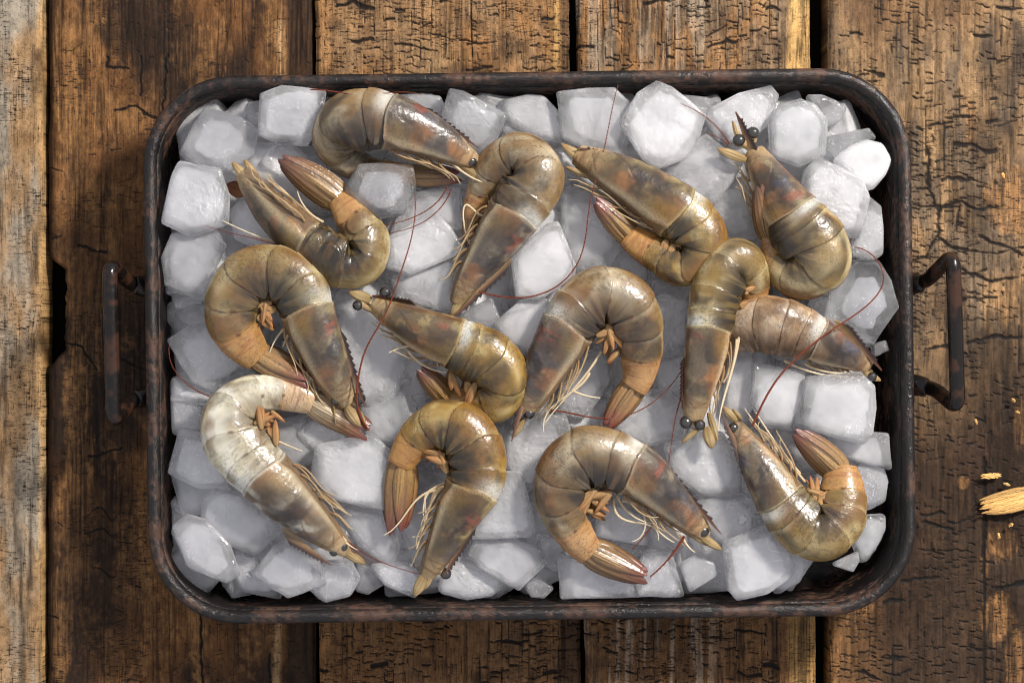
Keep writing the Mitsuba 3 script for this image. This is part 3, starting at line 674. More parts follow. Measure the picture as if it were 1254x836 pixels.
def strand(name, pts, z, r0, r1, c0, c1, parent, mat='m_limb', n=40, sides=7):
    p = np.array([[a[0], a[1], (a[2] if len(a) > 2 else z)] for a in pts], float)
    q = spline(p, n) if len(p) > 2 else np.linspace(p[0], p[1], n)
    w = P(q[:, 0], q[:, 1], q[:, 2])
    s = np.linspace(0, 1, n)
    m = tube(w, (r0 + (r1 - r0) * s) * S, sides)
    c = np.repeat(tint(s, c0, c1), sides, 0)
    return obj(name, m, mat, parent, smooth=True, color=np.vstack([c, c[:1], c[-1:]]))


def shrimp(lab, pts, ic, tail, pal='olive', z=47.0, roll=8, side=0, eyes=(), horn=None, scales=(), legs=(), dz=None, lift=0.0, seed=1, fan=1.0, swim=1.0, feel=(), red=1.0, tailz=None, pale=0.0, swim_from=0, tip=.5, belly=.58):
    rng = np.random.default_rng(seed)
    flesh, palec, dark, yellow, headc = PALS[pal]
    a = np.array(pts, float)
    zc = z * 1e-3 + 0.62 * a[:, 2] * S + (np.array(dz) * 1e-3 if dz is not None else 0)
    d = np.r_[0, np.cumsum(np.hypot(np.diff(a[:, 0]), np.diff(a[:, 1])) + 2.0)]
    d /= d[-1]
    N, M = 400, 80
    tt = np.linspace(0, 1, N)
    xy = CubicSpline(d, a[:, :2])(tt)
    hw = PchipInterpolator(d, a[:, 2])(tt)
    zz = PchipInterpolator(d, zc)(tt)
    tc = np.interp(ic, np.arange(len(d)), d)
    C = P(xy[:, 0], xy[:, 1], zz)
    hw = hw * S
    arc = np.r_[0, np.cumsum(np.linalg.norm(np.diff(C, axis=0), axis=1))]
    Tn = np.gradient(C, axis=0)
    Tn /= np.linalg.norm(Tn, axis=1, keepdims=True)
    flat = Tn * [1, 1, 0]
    flat /= np.linalg.norm(flat, axis=1, keepdims=True)
    nrm = np.stack([-flat[:, 1], flat[:, 0], 0 * flat[:, 0]], -1)          # left of the way from head to tail
    th = np.unwrap(np.arctan2(flat[:, 1], flat[:, 0]))
    if not side:
        side = -1 if th[-1] - th[0] > 0 else 1                                  # the back is on the outside of the curl
    rl = np.radians(np.interp(tt, np.linspace(0, 1, len(np.atleast_1d(roll))), np.atleast_1d(roll)))[:, None]
    upv = np.cross(Tn, nrm * side)
    upv = upv * np.sign(upv[:, 2:])
    D = nrm * side * np.cos(rl) + upv * np.sin(rl)
    L = np.cross(Tn, D)
    k = np.abs(np.gradient(th) / np.gradient(arc))
    k = np.convolve(np.pad(k, 15, 'edge'), np.ones(31) / 31, 'valid')
    hv = np.minimum(hw, np.maximum(belly * hw, 1.0 / np.maximum(k, 1e-3)))
    t = tt[:, None]
    ph = np.linspace(0, 2 * np.pi, M, endpoint=False)[None, :]
    ap = np.abs(np.where(ph > np.pi, 2 * np.pi - ph, ph))                   # 0 back, pi belly
    te_ = t - 0.016 * np.sin(1.35 * ap) ** 2 * sst(.15, .4, t) * (1 - sst(.85, .97, t)) + 0.004 * (n3(np.stack(np.broadcast_arrays(t * 0 + seed, ap * 2.2, ph * 0), -1), seed, 2) - .5)
    s = np.clip(te_ / tc, 0, 1)                                             # carapace, 0 front 1 rear
    ab = np.clip((te_ - tc) / (1 - tc), 0, 1)                                 # abdomen
    bd = np.array([0, .135, .30, .475, .635, .775, 1.0])
    si = np.clip(np.searchsorted(bd, ab, side='right') - 1, 0, 5)
    ss = (ab - bd[si]) / (bd[si + 1] - bd[si])                              # place within a segment
    isab = (te_ > tc).astype(float)
    lid = sst(0.0, 0.9, ss) * 0.036 - 0.018
    seg = isab * (lid - 0.015 * (si == 0) * (1 - ss)) + (1 - isab) * (0.006 + 0.014 * sst(.8, 1, s))
    # lower rims: the carapace's edge and the rounded side plates of the abdomen
    lim_c = np.radians(132 - 26 * (1 - s) ** 2 - 16 * sst(.78, 1, s))
    lim_a = np.radians(112 + 22 * np.sin(np.pi * np.clip(ss, 0, 1)) ** 0.6 + 40 * (si == 5))
    lim = np.where(isab > 0, lim_a, lim_c)
    under = sst(-0.04, 0.22, ap - lim)
    R = 1 + seg - under * np.where(isab > 0, 0.13, 0.16)
    # cross-section
    cp, sp = np.cos(ph), np.sin(ph)
    e = 0.92
    cd = np.sign(cp) * np.abs(cp) ** e
    cs = np.sign(sp) * np.abs(sp) ** e
    wid = 0.74 - 0.16 * np.maximum(0, -cp) + 0.03 * (1 - isab)
    capz = np.minimum(1, np.sqrt(np.clip(t / 0.012, 0.02, 1)))
    cape = np.minimum(1, np.sqrt(np.clip((1 - t) / 0.010, 0.05, 1)))
    rad = R * capz * cape
    depth = np.where(cp > 0, hw[:, None], hv[:, None])
    lump = 1 + 0.07 * (n3(np.stack(np.broadcast_arrays(t * 16, cp * 1.4 + 0 * t, sp * 1.4 + seed * 5), -1), seed, 3) - 0.5)
    dg = np.degrees(ap)
    gA = np.exp(-((s - (0.30 + 0.0042 * (dg - 18))) / 0.011) ** 2) * sst(14, 26, dg) * (1 - sst(66, 86, dg))
    gB = np.exp(-((dg - (88 - 60 * (s - .35) ** 2)) / 2.6) ** 2) * sst(.30, .42, s) * (1 - sst(.84, .95, s))
    gC = np.exp(-((s - (0.16 + 0.0020 * np.abs(dg - 62))) / 0.010) ** 2) * sst(26, 40, dg) * (1 - sst(92, 108, dg))
    gro = (gA + 0.7 * gB + 0.8 * gC) * (1 - isab)
    swell = 0.05 * np.exp(-((s - .16) / .07) ** 2) * np.exp(-((dg - 58) / 24) ** 2) + 0.035 * np.exp(-((s - .45) / .12) ** 2) * np.exp(-((dg - 48) / 20) ** 2)
    rad = rad * (1 - 0.030 * gro + swell * (1 - isab))
    V = C[:, None] + (D[:, None] * (cd * depth * rad * lump)[..., None]) + L[:, None] * (cs * hw[:, None] * wid * rad * lump)[..., None]
    # ---- colour, in the animal's own coordinates
    X, Y = arc[:, None] / S + 0 * ph, (ap * hw[:, None] / S)
    q = np.stack([X, Y, 0 * X + np.sign(np.pi - ph) * 40 + seed * 91], -1)
    n_lo, n_md, n_hi, n_px = n3(q / 46, seed, 3), n3(q / 15, seed + 1, 3), n3(q / 4.5, seed + 2, 3), n3(q / 1.15, seed + 3, 1)
    streak = n3(np.stack([X / 3.2, Y / 26, q[..., 2]], -1), seed + 4, 3)
    rays = n3(np.stack([X / 5.5, Y / 60, q[..., 2]], -1), seed + 6, 3)
    deg = np.degrees(ap) + 0 * t
    ca = mx(flesh + 0 * X[..., None], palec, sst(0.48, 0.64, n_lo * .5 + n_md * .5) * 0.85)
    ca = mx(ca, yellow, 0.55 * sst(0.50, 0.66, n3(q / 38 + 50, seed + 7, 3)))
    ca = mx(ca, lin(104, 68, 36), 0.7 * sst(0.50, 0.66, n3(q / 30 + 120, seed + 21, 3)))
    ca = mx(ca, dark, 0.75 * sst(0.50, 0.68, n3(q / 24 + 20, seed + 8, 4)))
    band = np.exp(-((ss - 0.06) / 0.12) ** 2) * (si < 5)
    ca = mx(ca, palec * 1.05, band * (0.55 - 0.35 * sst(30, 100, deg)) * (0.4 + 1.0 * n_md) * (0.7 + pale))
    ca = mx(ca, lin(186, 186, 178), np.exp(-((ab - 0.035) / 0.045) ** 2) * (1 - sst(40, 96, deg)) * (0.35 + 0.9 * n_lo))
    ca = mx(ca, palec, 0.6 * sst(0.5, 0.66, n3(q / 32 + 71, seed + 13, 3)) * np.exp(-((deg - 58) / 30) ** 2))
    ca = mx(ca, flesh * 0.72, np.exp(-((ss - 0.80) / 0.14) ** 2) * 0.45 * (0.4 + n_md))
    ca = mx(ca, dark * 0.6, np.exp(-((ss - 0.988) / 0.016) ** 2) * 0.75 * sst(.35, .6, n3(q / 14 + 5, seed + 14, 2)) * (1 - sst(80, 130, deg)))
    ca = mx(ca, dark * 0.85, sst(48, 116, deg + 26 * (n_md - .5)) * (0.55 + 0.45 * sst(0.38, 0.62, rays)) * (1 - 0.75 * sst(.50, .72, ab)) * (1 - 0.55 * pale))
    ca = mx(ca, lin(96, 60, 36), 0.62 * (1 - sst(3, 11, deg)) * (0.35 + 0.65 * sst(.3, .8, ab)))
    six = sst(0.74, 0.80, ab)
    ca = mx(ca, lin(196, 142, 84) * 0.6 + 0.4 * flesh, six * 0.75)
    ca = mx(ca, lin(120, 70, 40), six * 0.55 * sst(0.56, 0.68, streak))
    ca = mx(ca, lin(110, 42, 30), six * 0.8 * (1 - sst(6, 16, deg)))
    for j in range(1, 6):                                                   # the hinges of the side plates
        dd = np.hypot((ab - bd[j]) * arc[-1] * (1 - tc) / S, (deg - 88) / 57.3 * hw[:, None] / S)
        ca = mx(ca, lin(70, 40, 22), 0.8 * (1 - sst(1.2, 3.4, dd + 2.2 * (n_hi - .5))))
    sp_ = sst(0.45, 0.75, n_px) * sst(0.40, 0.56, n3(q / 30 + 7, seed + 9, 2))
    ca = ca * (1 - 0.34 * sp_ - 0.22 * (n_hi - 0.5) + 0.25 * (streak - .5))[..., None]
    cc = mx(headc + 0 * X[..., None], palec * 0.8, 0.55 * sst(0.46, 0.66, n_md) * (1 - sst(55, 110, deg)))
    cc = mx(cc, lin(146, 96, 54), 0.7 * sst(0.42, 0.66, n3(q / 26 + 31, seed + 10, 4)) * sst(40, 80, deg))
    cc = mx(cc, lin(30, 26, 25), 0.95 * sst(0.42, 0.56, n3(q / 22 + 61, seed + 11, 4)) * np.exp(-((s - 0.62) / 0.30) ** 2) * np.exp(-((deg - 62) / 46) ** 2))
    cc = mx(cc, lin(66, 68, 84), 0.7 * sst(0.48, 0.62, n3(q / 20 + 11, seed + 12, 3)) * np.exp(-((s - 0.5) / 0.25) ** 2) * np.exp(-((deg - 35) / 26) ** 2))
    cc = mx(cc, yellow, 0.75 * np.exp(-((s - 0.86) / 0.12) ** 2) * np.exp(-((deg - 96) / 26) ** 2) * (0.4 + n_md))
    cc = mx(cc, lin(44, 34, 28), 0.8 * np.exp(-((s - 0.78) / 0.14) ** 2) * np.exp(-((deg - 66) / 22) ** 2) * (0.3 + 1.2 * n_md))
    rs, rd = rng.uniform(.72, .86), rng.uniform(22, 44)
    spot = np.exp(-(((s - rs + 0.16 * (n_md - .5) + .05 * (n_hi - .5)) / rng.uniform(.05, .09)) ** 2)) * np.exp(-((deg - rd - 60 * (n_md - .5) - 25 * (n_hi - .5)) / rng.uniform(12, 20)) ** 2) * sst(.25, .6, streak)
    cc = mx(cc, RED * (0.8 + 0.4 * n_hi)[..., None], np.clip(0.8 * red * spot * (0.35 + 1.2 * n_md), 0, 0.62))
    cc = mx(cc, lin(164, 138, 100), 0.7 * (1 - sst(0.10, 0.34, s)) * (0.5 + n_md))
    cc = mx(cc, lin(92, 60, 34), 0.5 * sst(0.54, 0.68, streak) * (1 - sst(0.25, 0.5, s)))
    cc = mx(cc, lin(190, 172, 138), 0.5 * np.exp(-((deg - 118) / 11) ** 2) * sst(.1, .4, s))
    cc = mx(cc, lin(84, 46, 26), 0.6 * (1 - sst(4, 12, deg)) * sst(.15, .4, s))
    cc = mx(cc, lin(104, 84, 62), sst(0, .16, ap - lim_c) * 0.8)
    cc = cc * (1 - 0.26 * (n_hi - 0.5) - 0.22 * sst(.55, .75, n_px))[..., None]
    cc = mx(cc, lin(62, 42, 28), np.clip(0.62 * gro * (0.4 + n_md), 0, 1))
    cc = mx(cc, palec * .9, np.exp(-((s - 0.985) / 0.012) ** 2) * 0.5)
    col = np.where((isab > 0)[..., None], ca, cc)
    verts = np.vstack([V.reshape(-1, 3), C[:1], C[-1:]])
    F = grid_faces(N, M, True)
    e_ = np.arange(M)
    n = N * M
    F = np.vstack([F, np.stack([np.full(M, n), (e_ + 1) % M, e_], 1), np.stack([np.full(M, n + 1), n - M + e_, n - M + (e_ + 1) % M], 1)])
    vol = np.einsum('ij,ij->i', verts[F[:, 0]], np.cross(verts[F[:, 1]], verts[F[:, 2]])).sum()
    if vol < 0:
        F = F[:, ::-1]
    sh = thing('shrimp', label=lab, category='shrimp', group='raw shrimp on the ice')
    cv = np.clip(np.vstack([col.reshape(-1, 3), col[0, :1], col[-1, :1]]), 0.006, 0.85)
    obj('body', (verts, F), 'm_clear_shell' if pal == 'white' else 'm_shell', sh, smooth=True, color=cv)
    # ---- tail fan
    tb = C[-1] - Tn[-1] * hw[-1] * 0.6
    tz = (tailz * 1e-3) if tailz else zz[-1]
    te = P(tail[0], tail[1], tz)
    ax = te - tb
    LEN = np.linalg.norm(ax)
    lat = np.cross([0, 0, 1], ax / LEN)
    base_w = hw[-1] * 1.5
    base_c, mid_c = flesh * 0.5 + lin(160, 124, 82) * 0.5, lin(124, 90, 58)
    end_c = lin(78, 52, 42) * (1 - tip) + PINK * tip
    for j, off in enumerate((-1, 1, -0.5, 0.5, 0)):
        ln = (0.90, 0.95, 1.0, 0.98, 0.78)[j] * rng.uniform(.95, 1.02)
        tone = rng.uniform(.75, 1.25)
        b_ = tb + lat * off * base_w * 0.34 + np.array([0, 0, (0.0, 0.0, 0.0012, 0.0010, 0.0026)[j]])
        e2 = tb + ax * ln + lat * off * fan * (0.21 + 0.04 * rng.normal()) * LEN + np.array([0, 0, (-0.0016, -0.0010, 0.0010, 0.0018, 0.0022)[j]])
        m, c = leaf(b_, e2, np.array([0, 0, 1.0]) + (0.5 * off + rng.uniform(-.25, .25)) * lat, LEN * (0.28, 0.28, 0.27, 0.27, 0.12)[j] + base_w * 0.12, 0.0006, 0.0010,
                    base_c * tone, (mid_c if j < 4 else base_c) * tone, end_c * rng.uniform(.8, 1.2), vein=0.62, seed=seed + j, tip=.3)
        obj('tail_blade', m, 'm_shell', sh, smooth=True, color=c)
    # ---- swimmerets under the abdomen
    if swim:
        for j in range(swim_from, 5):
            i = int(np.interp(tc + (1 - tc) * (bd[j] + bd[j + 1]) / 2, tt, np.arange(N)))
            for sd in (1, -1):
                b_ = C[i] - D[i] * hv[i] * 0.80 + L[i] * sd * hw[i] * 0.30
                for h_ in (0, 1):
                    e2 = b_ - D[i] * hw[i] * rng.uniform(.42, .7) * swim + Tn[i] * hw[i] * (rng.uniform(-.15, .75) + 0.25 * h_) * swim + L[i] * sd * hw[i] * rng.uniform(-.1, .12)
                    m, c = leaf(b_, e2, L[i] * sd + Tn[i] * rng.uniform(-.4, .6), hw[i] * 0.22, 0.0005, 0.0004, lin(178, 146, 106), lin(186, 142, 98), lin(170, 116, 80), vein=0.4, seed=seed + 20 + j, nu=13, nv=7)
                    obj('swimmeret', m, 'm_limb', sh, smooth=True, color=c)
    # ---- head: eyes on stalks, horn, scales, feelers, legs
    zh = zz[0] + hw[0] * 0.3
    for ex, ey, er in eyes:
        ez = zh + 0.0018
        w = P(ex, ey, ez)
        i = int(np.argmin(np.hypot(xy[:60, 0] - ex, xy[:60, 1] - ey)))
        root = C[i] + (w - C[i]) * 0.2
        ed = (w - root) / (np.linalg.norm(w - root) + 1e-9)
        pr = np.linspace(root, w - ed * er * S * 0.3, 8)
        ek = obj('eye', trimesh.creation.icosphere(3, er * S * 0.97).apply_translation(w), 'm_eye', sh, smooth=True)
        obj('stalk', tube(pr, np.linspace(0.5, 0.8, 8) * er * S, 10), 'm_shell', ek, smooth=True, color=np.tile(lin(150, 126, 92), (82, 1)))
    if horn:
        (x0, y0), (x1, y1), hz = horn[0], horn[1], horn[2] if len(horn) > 2 else 0.004
        w0, w1 = P(x0, y0, zh + hz + .001), P(x1, y1, zh + hz)
        ax = w1 - w0
        ln = np.linalg.norm(ax)
        ax /= ln
        bk = D[30] - ax * (D[30] @ ax)
        bk /= np.linalg.norm(bk)
        hb = 0.0041
        up_, lo_ = [(0, hb * 0.5)], []
        for j in range(9):
            f0, f1 = 0.04 + j * 0.085, 0.04 + (j + 1) * 0.085
            hh = hb * (0.55 * (1 - f0) + 0.08)
            up_ += [(f0 * ln, hh), (f1 * ln * 1.0, hh * 0.9 + 0.0012), (f1 * ln + 0.0003, hh * 0.92)]
        poly = Polygon([(-0.006, -hb * .4)] + up_ + [(ln, 0.0001), (ln, -0.0001), (ln * .6, -hb * .25), (0, -hb * 0.6)]).buffer(0)
        ex_ = trimesh.creation.extrude_polygon(poly, 0.0011, engine='earcut')
        v = np.array(ex_.vertices)
        sd_ = np.cross(ax, bk)
        cv = tint(np.clip(0.45 + 1.1 * v[:, 1] / hb + 0.25 * v[:, 0] / ln, 0, 1), lin(150, 122, 82), lin(128, 98, 64), lin(84, 48, 32), lin(34, 18, 14))
        W = w0 + bk * 0.0010 + v[:, :1] * ax + v[:, 1:2] * bk + (v[:, 2:] - 0.00055) * sd_
        obj('rostrum', (W, np.array(ex_.faces)), 'm_shell', sh, color=cv)
    for sc in scales:
        x0, y0, x1, y1, w = sc[:5]
        zs = sc[5] * 1e-3 if len(sc) > 5 else zh + 0.0005
        m, c = leaf(P(x0, y0, zs + .001), P(x1, y1, zs), np.array([0.1, 0.2, 1.0]), w * 0.85 * S, 0.0006, 0.0007, lin(150, 126, 88), lin(186, 164, 124), lin(160, 130, 90), vein=0.4, seed=seed + 40, tip=1.0)
        obj('antennal_scale', m, 'm_limb', sh, smooth=True, color=c)
    for lg in legs:
        strand('walking_leg', lg, zz[40] + 0.0012, 1.8, 0.6, lin(214, 194, 160), lin(226, 214, 190), sh)
    # short legs folded under the carapace
    for j in range(5):
        i = int(np.interp(tc * (0.36 + 0.14 * j + rng.uniform(-.03, .03)), tt, np.arange(N)))
        for sd in (1, -1):
            p0 = C[i] - D[i] * hv[i] * 0.80 + L[i] * sd * hw[i] * 0.26
            p1 = p0 - D[i] * hw[i] * rng.uniform(.06, .2) - Tn[i] * hw[i] * rng.uniform(.2, .5)
            p2 = p1 - Tn[i] * hw[i] * rng.uniform(.5, 1.1) - D[i] * hw[i] * rng.uniform(-.12, .12) + L[i] * sd * hw[i] * rng.uniform(-.1, .15)
            p3 = p2 - Tn[i] * hw[i] * rng.uniform(.15, .5) - D[i] * hw[i] * rng.uniform(-0.2, 0.25)
            qq = spline(np.array([p0, p1, p2, p3]), 20)
            c = np.repeat(tint(np.linspace(0, 1, 20), lin(160, 130, 94), lin(204, 184, 150)), 7, 0)
            obj('walking_leg', tube(qq, np.linspace(1.45, 0.5, 20) * S, 7), 'm_limb', sh, smooth=True, color=np.vstack([c, c[:1], c[-1:]]))
    for fl in feel:
        h, wd, pp = fl
        strand('feeler', pp, h * 1e-3, wd * .85, wd * 0.4, lin(122, 62, 48), lin(128, 74, 60), sh, n=90, sides=6)
    return sh


shrimp('shrimp at the top left, back to the rim, head pointing right', [(583, 203, 10), (566, 192, 18), (545, 180, 25), (512, 164, 32), (476, 152, 38), (440, 150, 41), (418, 166, 36), (424, 190, 26), (450, 206, 18), (480, 212, 15), (508, 216, 12)], 4.0, (566, 217),
       'grey', eyes=[(577, 198, 7.5)], horn=((516, 138), (584, 183)), scales=[(572, 208, 602, 222, 12), (560, 203, 596, 216, 8)], legs=[[(552, 198), (575, 216), (600, 226)]], dz=[3, 3, 3, 3, 3, 2, -4, -9, -10, -9, -8], seed=3, swim=0, tip=1, red=1.2, fan=.6,
       feel=[(66.5, 1.0, [(380, 110), (400, 111), (440, 116), (490, 113), (516, 116)]), (53, 1.0, [(548, 228), (525, 256), (495, 270), (455, 280)]), (53, .9, [(553, 230), (532, 262), (500, 280), (462, 286)])])
shrimp('shrimp at the upper left lying belly up, folded like a V', [(298, 208, 13), (318, 238, 21), (345, 268, 28), (376, 293, 33), (408, 314, 36), (437, 318, 34), (447, 299, 31), (440, 277, 27), (428, 258, 22), (414, 240, 15)], 3.0, (343, 192),
       'olive', side=-1, roll=[-38, -38, -30, -10], scales=[(310, 228, 284, 198, 16), (318, 226, 299, 195, 14)], red=.3, seed=7, swim=0, tip=0.25, fan=.45, tailz=56,
       legs=[[(402, 285), (360, 286), (334, 282)], [(402, 290), (350, 298), (302, 284), (272, 270)], [(405, 296), (375, 304), (340, 292)], [(410, 300), (402, 318), (405, 329)], [(396, 272), (372, 252), (364, 234)], [(392, 274), (352, 238), (326, 224), (317, 231)], [(398, 280), (372, 276), (345, 264)]],
       feel=[(56, .9, [(366, 314), (330, 297), (290, 287), (252, 276)])])
shrimp('big curled shrimp left of centre, head towards the lower right', [(428, 497, 13), (414, 476, 21), (400, 446, 29), (386, 413, 33), (373, 381, 36), (362, 354, 38), (338, 338, 38), (309, 342, 38), (291, 364, 37), (287, 392, 34), (298, 418, 27), (318, 440, 17)], 4.0, (381, 471),
       'olive', eyes=[(411, 490, 6), (440, 488, 8)], horn=((411, 408), (445, 500)), scales=[(424, 496, 441, 522, 17), (438, 496, 451, 528, 5), (408, 494, 411, 520, 4)], seed=12, tip=0.9, red=1.3, fan=.5, z=48, tailz=55,
       legs=[[(352, 398), (338, 415), (330, 432)], [(355, 405), (346, 425)]], feel=[(62, 1.5, [(452, 526), (437, 490), (439, 462), (447, 430), (470, 388), (487, 345), (504, 290), (508, 238)])])
shrimp('pale white shrimp at the lower left, head towards the bottom', [(430, 676, 9), (408, 658, 18), (380, 632, 28), (352, 606, 35), (325, 578, 39), (300, 553, 40), (284, 527, 39), (289, 502, 34), (312, 486, 28), (342, 482, 22), (366, 486, 19), (386, 493, 15)], 4.0, (454, 533),
       'white', eyes=[(420, 669, 7), (409, 675, 6)], horn=((356, 655), (408, 690)), scales=[(420, 674, 448, 690, 14)], seed=21, tip=0.6, red=.2, pale=.6, fan=.6, z=46.5,
       legs=[[(350, 572), (376, 590), (402, 632), (432, 670)], [(352, 580), (386, 606), (411, 650), (438, 673)], [(346, 566), (372, 586), (395, 620), (425, 662)], [(330, 535), (352, 545), (370, 552)]],
       feel=[(52, .9, [(428, 664), (455, 682), (490, 696), (522, 704)]), (52, .8, [(428, 668), (442, 680), (458, 690)]), (46, 1.0, [(262, 487), (236, 475), (215, 455), (208, 418)])])
shrimp('shrimp arching over at the top centre, head hanging down left', [(557, 374, 9), (570, 348, 18), (592, 314, 26), (614, 280, 33), (636, 247, 38), (650, 216, 40), (640, 197, 34), (616, 202, 30), (598, 222, 24), (585, 247, 17), (577, 272, 12)], 3.6, (571, 305),
       'grey', eyes=[(566, 358, 7)], horn=((618, 322), (553, 388)), scales=[(566, 366, 552, 387, 14)], seed=33, swim=0, tip=0.1, red=1.1, fan=.3, z=47, dz=[0, 0, 0, 1, 2, 2, 1, -1, -3, -5, -6],
       legs=[[(600, 246), (586, 262), (572, 251), (571, 288), (577, 301)], [(608, 250), (598, 284), (577, 301)], [(590, 232), (596, 240), (601, 228)], [(601, 260), (590, 280), (574, 296)]],
       feel=[(58, 1.2, [(586, 357), (612, 363), (650, 363), (688, 346), (711, 314), (722, 252), (738, 190), (748, 142), (757, 104)])])
shrimp('shrimp with its head to the upper left beside the top centre arch', [(703, 189, 12), (726, 201, 21), (760, 219, 29), (795, 240, 34), (828, 263, 38), (851, 287, 38), (852, 309, 34), (836, 322, 29), (811, 313, 24), (787, 300, 20), (768, 286, 15)], 4.0, (728, 243),
       'yellow', horn=((770, 204), (706, 183)), scales=[(730, 206, 687, 176, 17), (726, 218, 692, 204, 10)], seed=44, tip=0.8, red=.25, fan=.4, tailz=57, swim=.7,
       legs=[[(772, 226), (790, 246), (800, 266)], [(742, 216), (770, 242), (786, 260)], [(726, 217), (762, 246), (792, 258)], [(810, 262), (800, 275), (784, 272)]])
shrimp('upright shrimp at the upper right with two stalked eyes', [(921, 183, 13), (931, 204, 21), (945, 230, 29), (962, 258, 37), (983, 288, 45), (996, 314, 46), (980, 331, 37), (960, 326, 26), (947, 306, 16), (942, 288, 10)], 3.2, (929, 225),
       'olive', belly=.95, roll=[40, 30, 12, 5], eyes=[(905, 172, 8), (922, 163, 8)], horn=((921, 190), (899, 138), .001), scales=[(914, 196, 878, 182, 15), (908, 178, 897, 148, 9)], seed=51, swim=0, tip=0.0, red=1.0, fan=.35, tailz=62, z=47,
       feel=[(64, 1.0, [(893, 176), (866, 145), (833, 127)]), (62, .9, [(892, 178), (880, 169), (865, 163)])])
shrimp('shrimp diving under the yellow one, black eyes on a pale head, left of centre', [(455, 371, 12), (480, 387, 20), (510, 402, 28), (546, 419, 34), (580, 434, 38), (607, 455, 39), (607, 482, 34), (584, 494, 26), (560, 494, 18), (545, 492, 12)], 3.3, (512, 449),
       'yellow', roll=[48, 30, 12, 5], side=0, eyes=[(438, 374, 6.5), (472, 358, 7.5)], horn=((505, 376), (455, 364), .002), scales=[(455, 368, 427, 357, 17), (462, 382, 440, 373, 9)], seed=62, tip=0.6, red=1.0, fan=.6, z=46, dz=[3, 3, 3, 2, 1, 0, -2, -4, -5, -4], tailz=53,
       legs=[[(452, 369), (476, 396), (505, 423)], [(505, 423), (522, 424), (536, 448)], [(505, 423), (490, 426), (476, 432)], [(500, 430), (524, 450), (546, 456)]])
shrimp('yellow curled shrimp at the bottom left of centre', [(519, 708, 9), (529, 689, 16), (546, 655, 25), (563, 620, 32), (579, 588, 38), (580, 558, 39), (565, 532, 38), (541, 524, 34), (517, 533, 27), (500, 551, 21), (488, 571, 15)], 3.7, (484, 655),
       'yellow', eyes=[(546, 702, 7)], horn=((576, 642), (540, 706)), scales=[(522, 702, 507, 730, 17), (530, 700, 520, 722, 9)], seed=71, tip=0.7, red=1.1, fan=.6, z=49, tailz=50,
       legs=[[(550, 590), (526, 602), (520, 640)], [(548, 592), (530, 612), (523, 646)], [(545, 596), (520, 616), (522, 650), (505, 657)], [(532, 602), (517, 650), (510, 672)], [(535, 600), (510, 612), (484, 645), (470, 655)]])
shrimp('dark headed shrimp arched in the centre of the tray', [(641, 511, 9), (651, 491, 18), (668, 456, 28), (690, 416, 35), (711, 384, 39), (738, 367, 41), (764, 376, 39), (778, 403, 34), (784, 434, 27), (782, 460, 20), (774, 477, 16)], 3.4, (740, 524),
       'grey', eyes=[(648, 506, 7.5), (637, 509, 6)], horn=((655, 452), (629, 541)), scales=[(642, 512, 629, 535, 10)], seed=84, tip=0.9, red=1.25, fan=.5, z=49, tailz=52,
       legs=[[(736, 430), (716, 460), (690, 490), (668, 517)], [(722, 456), (700, 480), (670, 506), (666, 528)], [(700, 478), (716, 484), (735, 487)]],
       feel=[(54, 1.2, [(672, 502), (700, 506), (735, 512), (772, 507), (805, 488), (829, 462), (844, 436)])])
shrimp('large curled shrimp at the bottom centre, round eyed head to the right', [(866, 658, 10), (843, 637, 20), (814, 609, 28), (784, 583, 35), (752, 568, 40), (718, 564, 42), (695, 582, 39), (689, 611, 34), (697, 639, 27), (711, 663, 21), (725, 679, 16)], 3.4, (796, 710),
       'grey', eyes=[(861, 650, 8)], horn=((806, 570), (882, 656)), scales=[(856, 655, 884, 673, 13), (836, 644, 866, 668, 9)], seed=95, tip=0.6, red=1.2, fan=.45, z=48, tailz=52, swim=1.2,
       legs=[[(762, 613), (790, 637), (786, 655), (774, 663)], [(752, 610), (782, 640), (801, 646), (806, 662)], [(800, 641), (812, 655), (826, 664)], [(755, 606), (776, 632), (800, 641)], [(835, 655), (842, 668), (851, 676)]],
       feel=[(55, 2.0, [(838, 656), (822, 680), (796, 706)]), (54, 1.2, [(801, 640), (790, 655), (774, 672)])])
shrimp('upright shrimp right of centre, head down with drooping horn', [(850, 516, 13), (854, 490, 20), (861, 455, 26), (869, 415, 30), (876, 375, 33), (886, 342, 35), (902, 324, 32), (916, 337, 27), (919, 360, 22), (913, 384, 14)], 3.3, (903, 408),
       'olive', roll=[30, 26, 14, 5], eyes=[(840, 517, 8), (857, 520, 7)], horn=((843, 440), (838, 500), .003), scales=[(868, 505, 879, 541, 10), (858, 522, 834, 543, 8), (866, 522, 872, 549, 18)], seed=101, tip=0, red=.9, fan=.5, z=51, tailz=50, dz=[0, 0, 0, 0, 0, 0, 0, -3, -6, -8], swim=.4,
       legs=[[(906, 400), (900, 440), (889, 480), (882, 507)], [(902, 415), (894, 460), (883, 500), (880, 526)]], feel=[(56, 1.0, [(838, 478), (828, 508), (822, 545), (818, 570)])])
shrimp('pinkish shrimp lying level at the right wall, head to the right', [(1064, 452, 11), (1045, 440, 18), (1016, 426, 27), (984, 412, 35), (952, 402, 40), (924, 401, 37), (900, 408, 30), (884, 424, 22), (880, 440, 15)], 2.6, (884, 470),
       'pink', eyes=[(1068, 461, 6)], horn=((1032, 402), (1078, 455)), scales=[(1058, 456, 1079, 466, 11)], seed=113, tip=0, red=1.0, fan=.4, z=45, dz=[0, 0, 0, 0, -1, -3, -7, -10, -11], tailz=38, swim=0, side=0, roll=[30, 30, 20],
       legs=[[(960, 441), (1000, 457), (1040, 461)], [(985, 445), (1012, 455), (1037, 456)]])
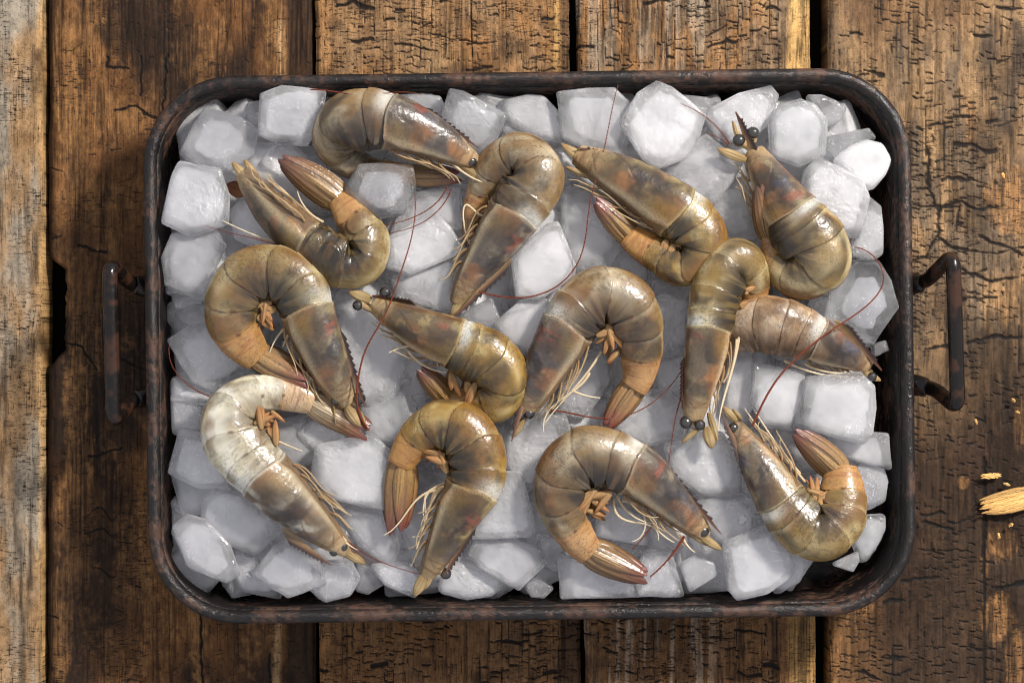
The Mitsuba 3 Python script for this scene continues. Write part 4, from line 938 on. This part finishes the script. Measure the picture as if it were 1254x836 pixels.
shrimp('shrimp at the lower right curled tail up, serrated head to the upper left', [(899, 516, 9), (914, 541, 18), (934, 571, 27), (955, 604, 33), (977, 633, 38), (1004, 647, 39), (1023, 634, 36), (1030, 611, 31), (1031, 589, 25), (1030, 570, 17)], 3.2, (972, 527),
       'olive', eyes=[(898, 524, 7)], horn=((921, 582), (886, 505)), scales=[(902, 516, 885, 497, 12), (908, 514, 897, 500, 7)], seed=127, tip=0.5, red=.35, fan=.45, z=48, tailz=58, pale=.2,
       legs=[[(986, 590), (960, 560), (926, 520), (912, 500)], [(980, 580), (946, 536), (926, 505)]],
       feel=[(66, 1.6, [(921, 522), (932, 498), (952, 464), (985, 430), (1020, 403), (1064, 372), (1082, 342), (1075, 320), (1046, 303)])])
m, c = leaf(P(300, 236, .046), P(277, 226, .047), np.array([0, 0, 1.0]), 20 * S, c0=lin(150, 110, 80), c1=lin(120, 80, 60), c2=lin(96, 60, 50))
obj('tail_tip', m, 'm_limb', smooth=True, color=c, label='brown tail tip sticking out from under the white frosted cube', category='shrimp tail')

# splinters and crumbs on the bare wood
rngC = np.random.default_rng(5)


def splinter(x0, y0, x1, y1, w, lab, fibres=9, cat='wood splinter'):
    """A torn sliver of wood: many stiff fibres of unequal length, joined into one mesh."""
    ms, cs, at = [], [], 0
    a, b = P(x0, y0, .002), P(x1, y1, .002)
    ax = (b - a) / np.linalg.norm(b - a)
    sd = np.cross([0, 0, 1], ax)
    for j in range(fibres):
        o = (j - (fibres - 1) / 2) / fibres * w * S
        f0, f1 = rngC.uniform(-.02, .16), rngC.uniform(.86, 1.04)
        p = np.array([a + (b - a) * (f0 + (f1 - f0) * t) + sd * (o * (0.75 + .35 * math.sin(2.6 * t + .3)) + rngC.normal(0, .00012)) + np.array([0, 0, .0009 * math.sin(math.pi * min(1, t + .2)) + rngC.uniform(0, .0008)]) for t in np.linspace(0, 1, 14)])
        r = w * S / fibres * rngC.uniform(.65, 1.05) * np.array([.25] + [.8] * 2 + [1] * 8 + [.9, .7, .3])
        v, f = tube(p, r, 6)
        ms.append((v, f + at))
        at += len(v)
        cs.append(np.tile(lin(204, 160, 98) * rngC.uniform(.6, 1.15), (len(v), 1)))
    obj('wood_splinter' if fibres > 2 else 'wood_crumb', (np.vstack([m[0] for m in ms]), np.vstack([m[1] for m in ms])), 'm_splint', smooth=True, color=np.vstack(cs), label=lab, category=cat)


scene['m_splint'] = two({'type': 'principled', 'base_color': VC, 'roughness': 0.7, 'specular': 0.2})
splinter(1200, 622, 1275, 604, 26, 'big pale torn wood splinter at the right edge of the table', 12)
splinter(1200, 583, 1226, 582, 6, 'small pale wood splinter just above the big torn splinter', 4)
splinter(1228, 591, 1237, 594, 2.2, 'tiny pale wood crumb between the two pale splinters', 2, 'wood crumb')
for x, y, lab in ((1238, 488, 'pale wood crumb on the dark plank right of the right handle, upper'), (1243, 503, 'pale wood crumb on the dark plank right of the right handle, lower'), (1193, 513, 'pale wood crumb below the corner of the right handle'),
                  (1226, 212, 'reddish wood crumb on the plank at the upper right edge'), (1240, 640, 'pale wood crumb below the big torn splinter'), (1222, 652, 'pale wood crumb farther below the big torn splinter')):
    t = rngC.uniform(0, 3)
    splinter(x, y, x + 7 * math.cos(t), y + 7 * math.sin(t), 2.6, lab, 2, 'wood crumb')
